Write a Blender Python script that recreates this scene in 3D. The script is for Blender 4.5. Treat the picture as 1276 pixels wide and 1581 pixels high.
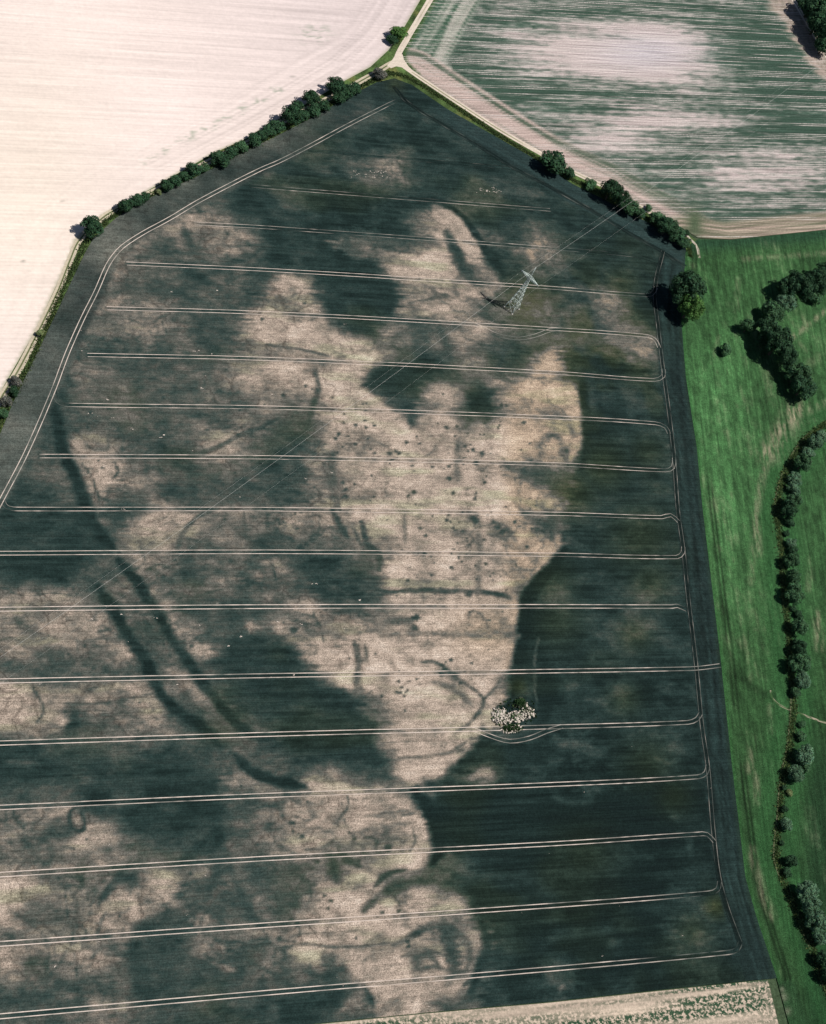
import bpy, bmesh, math, random
import numpy as np

# ------------------------------------------------------------------ camera, sky, sun, exposure
scn = bpy.context.scene
for o in list(bpy.data.objects):
    bpy.data.objects.remove(o)
R = math.radians
CAM_F, CAM_H = 3000.0 / 1276.0, 775.286           # focal length / picture width, flying height
CX, CY = 638.0, 790.5
CAMP = np.array([-371.3216, -482.2743, CAM_H])
RIGHT = np.array([0.92623309, -0.18690825, 0.32734931])
UP = np.array([-0.01315338, 0.85185829, 0.52360714])
FWD = np.array([0.37672172, 0.48928801, -0.78656086])
from mathutils import Matrix, Vector
cam_d = bpy.data.cameras.new('camera'); cam = bpy.data.objects.new('camera', cam_d)
scn.collection.objects.link(cam)
cam_d.sensor_fit = 'HORIZONTAL'; cam_d.sensor_width = 36.0; cam_d.lens = CAM_F * 36.0
cam_d.clip_start = 5.0; cam_d.clip_end = 20000.0
m = Matrix.Identity(4)
for i in range(3):
    m[i][0], m[i][1], m[i][2], m[i][3] = RIGHT[i], UP[i], -FWD[i], CAMP[i]
cam.matrix_world = m
scn.camera = cam

SUN_AZ, SUN_EL = R(-20.0), R(63.0)                # azimuth from +X, counter-clockwise
world = bpy.data.worlds.new('World'); scn.world = world; world.use_nodes = True
wn = world.node_tree.nodes; wl = world.node_tree.links
sky = wn.new('ShaderNodeTexSky'); sky.sky_type = 'NISHITA'; sky.sun_disc = False
sky.sun_elevation = SUN_EL; sky.sun_rotation = math.pi / 2 - SUN_AZ
sky.altitude = 300
wl.new(sky.outputs[0], wn['Background'].inputs[0]); wn['Background'].inputs[1].default_value = 0.05
sun_d = bpy.data.lights.new('sun', 'SUN'); sun_d.energy = 5.0; sun_d.angle = R(0.5); sun_d.color = (1.0, 0.955, 0.89)
sun = bpy.data.objects.new('sun', sun_d); scn.collection.objects.link(sun)
sv = Vector((math.cos(SUN_AZ) * math.cos(SUN_EL), math.sin(SUN_AZ) * math.cos(SUN_EL), math.sin(SUN_EL)))
sun.rotation_euler = sv.to_track_quat('Z', 'Y').to_euler(); sun.location = (0, 0, 900)
scn.view_settings.view_transform = 'Standard'; scn.view_settings.look = 'None'
scn.view_settings.exposure = 0.0; scn.view_settings.gamma = 1.0
scn.view_settings.use_curve_mapping = False
scn.render.engine = 'CYCLES'
scn.cycles.max_bounces = 4; scn.cycles.diffuse_bounces = 2

# ------------------------------------------------------------------ helpers
rng = np.random.default_rng(7); random.seed(7)
def at(px, py, z=0.0):
    """image pixel, projected through the camera -> ground plan (metres, X along the drill rows)"""
    d = (px - CX) / 3000.0 * RIGHT - (py - CY) / 3000.0 * UP + FWD
    t = (z - CAM_H) / d[2]
    return CAMP + d * t
def plan(pts, z=0.0):  # image pixels projected through the camera onto the ground plan
    p = np.asarray(pts, float)
    d = np.outer((p[:, 0] - CX) / 3000.0, RIGHT) - np.outer((p[:, 1] - CY) / 3000.0, UP) + FWD
    t = (z - CAM_H) / d[:, 2]
    return (CAMP + d * t[:, None])[:, :2]
def image_px(xy):  # ground plan back to image pixels through the camera
    v = np.column_stack([xy[:, 0], xy[:, 1], np.zeros(len(xy))]) - CAMP
    w = v @ FWD
    return CX + 3000.0 * (v @ RIGHT) / w, CY - 3000.0 * (v @ UP) / w
def lin(c):
    c = np.asarray(c, float) / 255.0
    return np.where(c <= 0.04045, c / 12.92, ((c + 0.055) / 1.055) ** 2.4)
GAIN = np.array([1.45, 1.42, 1.38])               # daylight on a flat surface in this light
def alb(c):
    return lin(c) / GAIN
def hashv(ix, iy, s):
    n = (ix.astype(np.int64) * 374761393 + iy.astype(np.int64) * 668265263 + s * 1442695041) & 0x7fffffff
    n = ((n ^ (n >> 13)) * 1274126177) & 0x7fffffff
    n = n ^ (n >> 16)
    return (n & 0xffff) / 65535.0
def vnoise(x, y, s=0):
    ix = np.floor(x); iy = np.floor(y); fx = x - ix; fy = y - iy
    fx = fx * fx * (3 - 2 * fx); fy = fy * fy * (3 - 2 * fy)
    a = hashv(ix, iy, s); b = hashv(ix + 1, iy, s); c = hashv(ix, iy + 1, s); d = hashv(ix + 1, iy + 1, s)
    return (a * (1 - fx) + b * fx) * (1 - fy) + (c * (1 - fx) + d * fx) * fy
def fbm(x, y, s=0, o=4, g=0.5):
    v = 0.0; a = 1.0; t = 0.0
    for k in range(o):
        v = v + a * vnoise(x * 2 ** k + 17.3 * k, y * 2 ** k - 9.1 * k, s + k); t += a; a *= g
    return v / t - 0.5                              # about -0.5 .. 0.5
def sstep(a, b, x):
    t = np.clip((x - a) / (b - a), 0, 1); return t * t * (3 - 2 * t)
def inside(P, poly):
    r = np.zeros(len(P), bool); n = len(poly); x, y = P[:, 0], P[:, 1]
    for i in range(n):
        x1, y1 = poly[i]; x2, y2 = poly[(i + 1) % n]
        if y1 == y2: continue
        c = (y1 > y) != (y2 > y)
        r ^= c & (x < (x2 - x1) * (y - y1) / (y2 - y1) + x1)
    return r
def seg_near(P, pts, closed=False):
    """distance to a polyline and nearest point, and arc length there"""
    best = np.full(len(P), 1e18); near = np.zeros_like(P); arc = np.zeros(len(P)); L = 0
    n = len(pts)
    for i in range(n if closed else n - 1):
        a = pts[i]; b = pts[(i + 1) % n]; ab = b - a; l2 = max(ab @ ab, 1e-9)
        t = np.clip(((P - a) @ ab) / l2, 0, 1); q = a + t[:, None] * ab
        d = ((P - q) ** 2).sum(1); k = d < best
        best[k] = d[k]; near[k] = q[k]; arc[k] = L + t[k] * math.sqrt(l2); L += math.sqrt(l2)
    return np.sqrt(best), near, arc
def smooth(pts, step=3.0):
    p = np.asarray(pts, float)
    if len(p) > 2:
        e = np.vstack([2 * p[0] - p[1], p, 2 * p[-1] - p[-2]]); out = []
        for i in range(1, len(e) - 2):
            k = max(2, int(np.hypot(*(e[i + 1] - e[i])) / step))
            t = np.linspace(0, 1, k, endpoint=False)[:, None]
            # centripetal-like: limited tangents
            m1 = (e[i + 1] - e[i - 1]) * 0.5; m2 = (e[i + 2] - e[i]) * 0.5
            L = np.hypot(*(e[i + 1] - e[i]))
            m1 = m1 / max(np.hypot(*m1), 1e-6) * L; m2 = m2 / max(np.hypot(*m2), 1e-6) * L
            h = (2*t**3-3*t**2+1)*e[i] + (t**3-2*t**2+t)*m1 + (-2*t**3+3*t**2)*e[i+1] + (t**3-t**2)*m2
            out.append(h)
        return np.vstack(out + [p[-1:]])
    k = max(2, int(np.hypot(*(p[1] - p[0])) / step))
    t = np.linspace(0, 1, k + 1)[:, None]
    return p[0] * (1 - t) + p[1] * t
def tag(o, label=None, cat=None, group=None, kind=None):
    if label: o['label'] = label
    if cat: o['category'] = cat
    if group: o['group'] = group
    if kind: o['kind'] = kind
    return o
def mesh_obj(name, verts, faces, mat, parent=None, col=None, smoothf=False):
    me = bpy.data.meshes.new(name)
    v = np.asarray(verts, np.float32); f = np.asarray(faces, np.int32)
    me.vertices.add(len(v)); me.vertices.foreach_set('co', v.ravel())
    k = f.shape[1]
    me.loops.add(f.size); me.loops.foreach_set('vertex_index', f.ravel())
    me.polygons.add(len(f)); me.polygons.foreach_set('loop_start', np.arange(len(f), dtype=np.int32) * k)
    me.update(calc_edges=True); me.validate()
    if col is not None:
        a = me.color_attributes.new('albedo', 'FLOAT_COLOR', 'POINT')
        c = np.ones((len(v), 4), np.float32); c[:, :col.shape[1]] = col
        a.data.foreach_set('color', c.ravel())
    if smoothf: me.polygons.foreach_set('use_smooth', np.ones(len(f), bool))
    if mat: me.materials.append(mat)
    o = bpy.data.objects.new(name, me); scn.collection.objects.link(o)
    if parent: o.parent = parent
    return o
def empty(name, loc, rz=0.0):
    o = bpy.data.objects.new(name, None); scn.collection.objects.link(o)
    o.location = loc; o.rotation_euler = (0, 0, rz); o.empty_display_size = 1.0
    return o
def grid_sheet(name, poly, dx, dy, colf, zf, mat, z0=0.0):
    """one sheet of ground cut to its outline, coloured by what grows on it"""
    lo = poly.min(0) - 2; hi = poly.max(0) + 2
    nx = int((hi[0] - lo[0]) / dx) + 2; ny = int((hi[1] - lo[1]) / dy) + 2
    gx, gy = np.meshgrid(lo[0] + np.arange(nx) * dx, lo[1] + np.arange(ny) * dy)
    P = np.column_stack([gx.ravel(), gy.ravel()])
    ins = inside(P, poly)
    idx = np.arange(nx * ny).reshape(ny, nx)
    F = np.column_stack([idx[:-1, :-1].ravel(), idx[:-1, 1:].ravel(), idx[1:, 1:].ravel(), idx[1:, :-1].ravel()])
    cnt = ins[F].sum(1); F = F[cnt >= 1]
    used = np.unique(F); mp = np.full(nx * ny, -1); mp[used] = np.arange(len(used))
    F = mp[F]; P = P[used]; out = ~ins[used]
    if out.any():
        _, q, _ = seg_near(P[out], poly, True); P[out] = q
    px, py = image_px(P)
    C = colf(P, px, py); Z = zf(P, px, py) if zf else np.zeros(len(P))
    return mesh_obj(name, np.column_stack([P, Z + z0]), F, mat, None, C, True)
def ribbon(name, path, offs, colf, mat, z, parent=None, zf=None):
    """a band along a path: offs are signed distances across, colf(arc, off, xy) gives colours"""
    t = np.gradient(path, axis=0); t /= np.maximum(np.hypot(t[:, 0], t[:, 1]), 1e-6)[:, None]
    n = np.column_stack([-t[:, 1], t[:, 0]]); arc = np.concatenate([[0], np.cumsum(np.hypot(*np.diff(path, axis=0).T))])
    k = len(offs); V = []; C = []
    for o in offs:
        w = o + 0.10 * np.sign(o) * fbm(arc * 0.35 + 31 * o, arc * 0 + 3.3, 5, 3)
        xy = path + n * np.asarray(w)[:, None] if np.ndim(w) else path + n * w
        V.append(np.column_stack([xy, np.full(len(xy), z)])); C.append(colf(arc, o, xy))
    V = np.stack(V, 1); C = np.stack(C, 1); N = len(path)
    if zf is not None:
        zz = zf(path); V[:, :, 2] += zz[:, None]
    id_ = np.arange(N * k).reshape(N, k)
    F = np.column_stack([id_[:-1, :-1].ravel(), id_[:-1, 1:].ravel(), id_[1:, 1:].ravel(), id_[1:, :-1].ravel()])
    return mesh_obj(name, V.reshape(-1, 3), F[:, ::-1], mat, parent, C.reshape(-1, 3), True)

# ------------------------------------------------------------------ materials
def nodes(name):
    mt = bpy.data.materials.new(name); mt.use_nodes = True
    nt = mt.node_tree; b = nt.nodes['Principled BSDF']
    b.inputs['Roughness'].default_value = 0.95; b.inputs['Specular IOR Level'].default_value = 0.05
    return mt, nt, b
def N(nt, t, **kw):
    n = nt.nodes.new(t)
    for k, v in kw.items(): setattr(n, k, v)
    return n
def noise_fac(nt, vec, scale, detail, rough, lo, hi, a=0.3, b=0.7):
    n = N(nt, 'ShaderNodeTexNoise'); n.inputs['Scale'].default_value = scale
    n.inputs['Detail'].default_value = detail; n.inputs['Roughness'].default_value = rough
    nt.links.new(vec, n.inputs['Vector'])
    r = N(nt, 'ShaderNodeMapRange'); nt.links.new(n.outputs['Fac'], r.inputs[0])
    r.inputs[1].default_value = a; r.inputs[2].default_value = b; r.inputs[3].default_value = lo; r.inputs[4].default_value = hi
    return r.outputs[0]
def math2(nt, op, a, b):
    n = N(nt, 'ShaderNodeMath', operation=op)
    for i, v in enumerate((a, b)):
        if isinstance(v, (int, float)): n.inputs[i].default_value = v
        else: nt.links.new(v, n.inputs[i])
    return n.outputs[0]
def scaled_pos(nt, sx, sy, rz=0.0):
    g = N(nt, 'ShaderNodeNewGeometry'); mp = N(nt, 'ShaderNodeMapping')
    mp.inputs['Scale'].default_value = (sx, sy, 1); mp.inputs['Rotation'].default_value = (0, 0, rz)
    nt.links.new(g.outputs['Position'], mp.inputs['Vector'])
    return mp.outputs[0]
def land_material(name, speck=(0.7, 1.3), rows=(0.9, 1.1), rowdir=0.0, sscale=0.8, veins=False, bump=0.25, rowscale=(0.04, 1.1), clump=None, grain=None, lines=None):
    mt, nt, b = nodes(name)
    at_ = N(nt, 'ShaderNodeAttribute', attribute_name='albedo')
    pos = scaled_pos(nt, 1, 1)
    s = noise_fac(nt, pos, sscale, 5, 0.72, speck[0], speck[1])
    # rows: rotate so the row runs along local X, then stretch
    g = N(nt, 'ShaderNodeNewGeometry'); rot = N(nt, 'ShaderNodeVectorRotate', rotation_type='Z_AXIS')
    nt.links.new(g.outputs['Position'], rot.inputs['Vector']); rot.inputs['Angle'].default_value = -rowdir
    mp = N(nt, 'ShaderNodeMapping'); mp.inputs['Scale'].default_value = (rowscale[0], rowscale[1], 1)
    nt.links.new(rot.outputs[0], mp.inputs['Vector'])
    rr = noise_fac(nt, mp.outputs[0], 1.0, 3, 0.6, rows[0], rows[1])
    f = math2(nt, 'MULTIPLY', s, rr)
    if veins:
        wn_ = N(nt, 'ShaderNodeTexNoise'); wn_.inputs['Scale'].default_value = 0.06; wn_.inputs['Detail'].default_value = 4
        nt.links.new(pos, wn_.inputs['Vector'])
        sc = N(nt, 'ShaderNodeVectorMath', operation='SCALE'); nt.links.new(wn_.outputs['Color'], sc.inputs[0]); sc.inputs['Scale'].default_value = 26.0
        ad = N(nt, 'ShaderNodeVectorMath', operation='ADD'); nt.links.new(pos, ad.inputs[0]); nt.links.new(sc.outputs[0], ad.inputs[1])
        vo = N(nt, 'ShaderNodeTexVoronoi', feature='DISTANCE_TO_EDGE', voronoi_dimensions='2D'); vo.inputs['Scale'].default_value = 0.10
        nt.links.new(ad.outputs[0], vo.inputs['Vector'])
        r = N(nt, 'ShaderNodeMapRange'); nt.links.new(vo.outputs['Distance'], r.inputs[0])
        r.inputs[1].default_value = 0.0; r.inputs[2].default_value = 0.13; r.inputs[3].default_value = 1; r.inputs[4].default_value = 0
        amt = math2(nt, 'MULTIPLY', r.outputs[0], at_.outputs['Alpha'])
        # only some of the cracks show
        gate = noise_fac(nt, pos, 0.05, 3, 0.6, 0, 1, 0.42, 0.58)
        amt = math2(nt, 'MULTIPLY', amt, gate)
        f = math2(nt, 'MULTIPLY', f, math2(nt, 'SUBTRACT', 1.0, amt))
    if grain:
        bw = N(nt, 'ShaderNodeRGBToBW'); nt.links.new(at_.outputs['Color'], bw.inputs[0])
        am = N(nt, 'ShaderNodeMapRange'); nt.links.new(bw.outputs[0], am.inputs[0])
        am.inputs[1].default_value = .02; am.inputs[2].default_value = .25; am.inputs[3].default_value = grain[0]; am.inputs[4].default_value = grain[1]
        g1 = noise_fac(nt, pos, 1.7, 3, 0.75, -1, 1, .36, .64)
        f = math2(nt, 'MULTIPLY', f, math2(nt, 'ADD', math2(nt, 'MULTIPLY', g1, am.outputs[0]), 1.0))
    mx = N(nt, 'ShaderNodeVectorMath', operation='SCALE'); nt.links.new(at_.outputs['Color'], mx.inputs[0]); nt.links.new(f, mx.inputs['Scale'])
    colour = mx.outputs[0]
    if clump:
        # leafy clumps against bare soil: (green albedo, scale, threshold)
        th = noise_fac(nt, pos, clump[1], 4, 0.65, 0, 1, clump[2] - 0.04, clump[2] + 0.04)
        th = math2(nt, 'MULTIPLY', th, at_.outputs['Alpha'])
        mix = N(nt, 'ShaderNodeMix', data_type='RGBA'); nt.links.new(th, mix.inputs[0])
        nt.links.new(colour, mix.inputs[6]); mix.inputs[7].default_value = (*clump[0], 1)
        colour = mix.outputs[2]
    if lines:
        sp = N(nt, 'ShaderNodeSeparateXYZ'); nt.links.new(rot.outputs[0], sp.inputs[0])
        u = math2(nt, 'MULTIPLY', sp.outputs['Y'], 1.0 / lines[0]); fl = N(nt, 'ShaderNodeMath', operation='FLOOR'); nt.links.new(u, fl.inputs[0])
        wh = N(nt, 'ShaderNodeTexWhiteNoise', noise_dimensions='1D'); nt.links.new(fl.outputs[0], wh.inputs['W'])
        fr_ = N(nt, 'ShaderNodeMath', operation='FRACT'); nt.links.new(u, fr_.inputs[0])
        m1 = math2(nt, 'GREATER_THAN', wh.outputs['Value'], lines[1]); m2 = math2(nt, 'LESS_THAN', fr_.outputs[0], lines[2])
        mp2 = N(nt, 'ShaderNodeMapping'); mp2.inputs['Scale'].default_value = (.03, .25, 1); nt.links.new(rot.outputs[0], mp2.inputs['Vector'])
        gt = noise_fac(nt, mp2.outputs[0], 1.0, 3, .6, 0, .8, .40, .60)
        gt = math2(nt, 'MULTIPLY', gt, noise_fac(nt, pos, 1.2, 2, .6, .3, 1.3, .35, .65))
        mk = math2(nt, 'MULTIPLY', math2(nt, 'MULTIPLY', m1, m2), gt)
        mix = N(nt, 'ShaderNodeMix', data_type='RGBA', clamp_factor=True); nt.links.new(mk, mix.inputs[0])
        nt.links.new(colour, mix.inputs[6]); mix.inputs[7].default_value = (*lines[3], 1); colour = mix.outputs[2]
    nt.links.new(colour, b.inputs['Base Color'])
    if bump:
        bp = N(nt, 'ShaderNodeBump'); bp.inputs['Strength'].default_value = bump; bp.inputs['Distance'].default_value = 0.3
        nt.links.new(f, bp.inputs['Height']); nt.links.new(bp.outputs[0], b.inputs['Normal'])
    return mt
MDIR = math.atan2(-180.26, -32.12)
M_crop = land_material('crop', (0.84, 1.16), (0.75, 1.25), 0.0, 0.5, True, 0.3, (0.03, 1.7), None, (.30, .50))
M_bare = land_material('dry_tilled_soil', (0.93, 1.06), (0.90, 1.08), R(3), 0.5, False, 0.1, (0.015, 0.8))
M_row = land_material('young_row_crop', (0.78, 1.22), (0.50, 1.5), R(5), 0.9, False, 0.2, (0.02, 1.5), None, (.45, .3), (1.5, .55, .42, tuple(alb((222, 210, 202)))))
M_meadow = land_material('meadow_grass', (0.66, 1.34), (0.74, 1.28), MDIR, 0.45, False, 0.35, (0.05, 0.9), None, (.45, .4))
M_stub = land_material('stubble_with_weeds', (0.75, 1.25), (0.86, 1.14), R(0), 0.9, False, 0.3, (0.05, 0.8), (tuple(alb((58, 84, 62))), 0.55, 0.478))
M_track = land_material('track_soil', (0.8, 1.2), (0.9, 1.1), 0, 1.1, False, 0.1)
M_verge = land_material('verge_grass', (0.5, 1.5), (0.85, 1.15), 0, 0.7, False, 0.4)
def plain(name, rgb, rough=0.6, metal=0.0):
    mt, nt, b = nodes(name); b.inputs['Roughness'].default_value = rough; b.inputs['Metallic'].default_value = metal
    n = noise_fac(nt, scaled_pos(nt, 1, 1), 3.0, 3, 0.6, 0.8, 1.15)
    v = N(nt, 'ShaderNodeVectorMath', operation='SCALE'); v.inputs[0].default_value = rgb; nt.links.new(n, v.inputs['Scale'])
    nt.links.new(v.outputs[0], b.inputs['Base Color'])
    return mt

# ------------------------------------------------------------------ outlines of the fields (image pixels)
CROP_NE = [(609,121),(636,131),(690,168),(757,206),(831,248),(884,284),(925,304),(970,328),(1004,345),(1059,379)]
CROP_E = [(1059,390),(1057,417),(1052,492),(1059,581),(1076,691),(1085,785),(1100,910),(1113,1019),(1130,1180),(1142,1279),(1151,1354),(1168,1416),(1199,1508)]
CROP_S = [(1199,1511),(1028,1528),(850,1547),(656,1564),(487,1581),(250,1603),(0,1627),(-230,1650)]
CROP_W = [(-230,1030),(-100,845),(0,670),(20,622),(67,525),(131,391)]
CROP_NW = [(145,367),(182,334),(236,303),(303,273),(381,232),(425,211),(487,179),(545,145),(582,127)]
CROP = plan(CROP_NE + CROP_E + CROP_S + CROP_W + CROP_NW)
LEFT_EDGE = [(-140,815),(0,606),(55,510),(108,395),(116,371),(158,332),(209,305),(270,270),(330,236),(384,212),(428,185),(487,152),(531,125),(572,103),(600,77),(623,44),(649,0),(690,-70)]
BARE = plan(LEFT_EDGE + [(600,-190),(-260,-190),(-260,815)])
ROW_W = [(711,-70),(668,0),(645,40),(629,66),(622,80),(624,95),(643,113)]
ROW_SW = [(643,113),(664,127),(712,158),(780,202),(846,243),(890,265),(938,287),(993,318),(1017,331),(1062,357),(1079,367)]
ROW_S = [(1130,369),(1276,354),(1420,338)]
ROW = plan(ROW_W + ROW_SW[1:] + ROW_S + [(1276,76),(1224,0),(1180,-70)])
MEADOW = plan([(1079,369),(1130,370),(1276,355),(1440,337),(1470,1700),(1250,1700),(1205,1530)] + CROP_E[::-1] + [(1068,375)])
STUB = plan([(1186,1513),(1028,1529.5),(850,1548.5),(656,1565.5),(487,1582.5),(250,1604),(0,1628),(-100,1640),(-100,1760),(1230,1700),(1197,1558)])

# ------------------------------------------------------------------ crop density (0 thin and pale .. 9 dense and dark)
COLX = [21.5 + 43 * i for i in range(10)] + [441.5 + 43 * i for i in range(10)] + [861.8 + 43.6 * i for i in range(8)]
ROWS = {
140: '......... . 8888888888 88888888', 180: '6666666666 7777888788 88888888', 220: '6666666666 6788888887 88888888',
260: '6666666667 8876588888 88888888', 300: '5566666688 7887788777 88888888', 340: '5566665478 8888853888 88888888',
380: '5556556647 8766763374 68888888',
410: '6665556757 7876435586 58888888', 450: '6666555677 4788643477 77688888', 490: '6665544456 3237876456 57588888',
530: '6664446545 4334657446 57648888', 570: '6655566654 3433687466 38868888', 610: '6766676554 4533744744 37878888',
650: '6777666446 7533443624 24888888', 690: '7763675346 7543334325 48877888', 730: '6753557556 7453334345 66788888',
770: '8764657777 6554333224 57788888',
800: '8886533455 5454333446 78888888', 840: '8887535557 7664333442 58888888', 880: '8876657665 5777333425 88888888',
920: '4556556675 5687544447 78878887', 960: '3234655775 4455642239 88878887', 1000: '3443464477 6334332229 88788877',
1040: '5665455678 8535243259 88888888', 1080: '3554445558 8875334359 88788888', 1120: '3476545656 8887334368 88888888',
1160: '8766677766 7888322788 77887888',
1200: '8766688746 6556524688 88888888', 1240: '6558677764 4333468999 77888888', 1280: '5554677854 5332349999 88888888',
1320: '5433567766 5454337899 88888888', 1360: '3334546567 6454667888 88888888', 1400: '3333445564 5336334888 78888788',
1440: '3434577564 5444357578 78787788', 1480: '4553687555 5464346589 68888888', 1520: '6665587766 6764233698 78888888',
1560: '6666677776 8866337888 78888888', 1620: '6666677776 8866337888 78888888'}
ROWY = sorted(ROWS)
def _row(s):
    s = s.replace(' ', '').replace('.', '6'); s = (s + '8' * 28)[:28]; return [float(c) for c in s]
GRID = np.array([_row(ROWS[y]) for y in ROWY])
def grid_val(px, py):
    ix = np.interp(px, COLX, np.arange(len(COLX))); iy = np.interp(py, ROWY, np.arange(len(ROWY)))
    def cub(ix, n):
        i = np.clip(np.floor(ix).astype(int), 0, n - 2); return i, ix - i
    i, fx = cub(ix, GRID.shape[1]); j, fy = cub(iy, GRID.shape[0])
    def w(t): return [-.5*t+t*t-.5*t**3, 1-2.5*t*t+1.5*t**3, .5*t+2*t*t-1.5*t**3, -.5*t*t+.5*t**3]
    wx, wy = w(fx), w(fy); v = 0
    for a in range(4):
        jj = np.clip(j + a - 1, 0, GRID.shape[0] - 1)
        for b in range(4):
            v = v + wy[a] * wx[b] * GRID[jj, np.clip(i + b - 1, 0, GRID.shape[1] - 1)]
    return v
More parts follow.
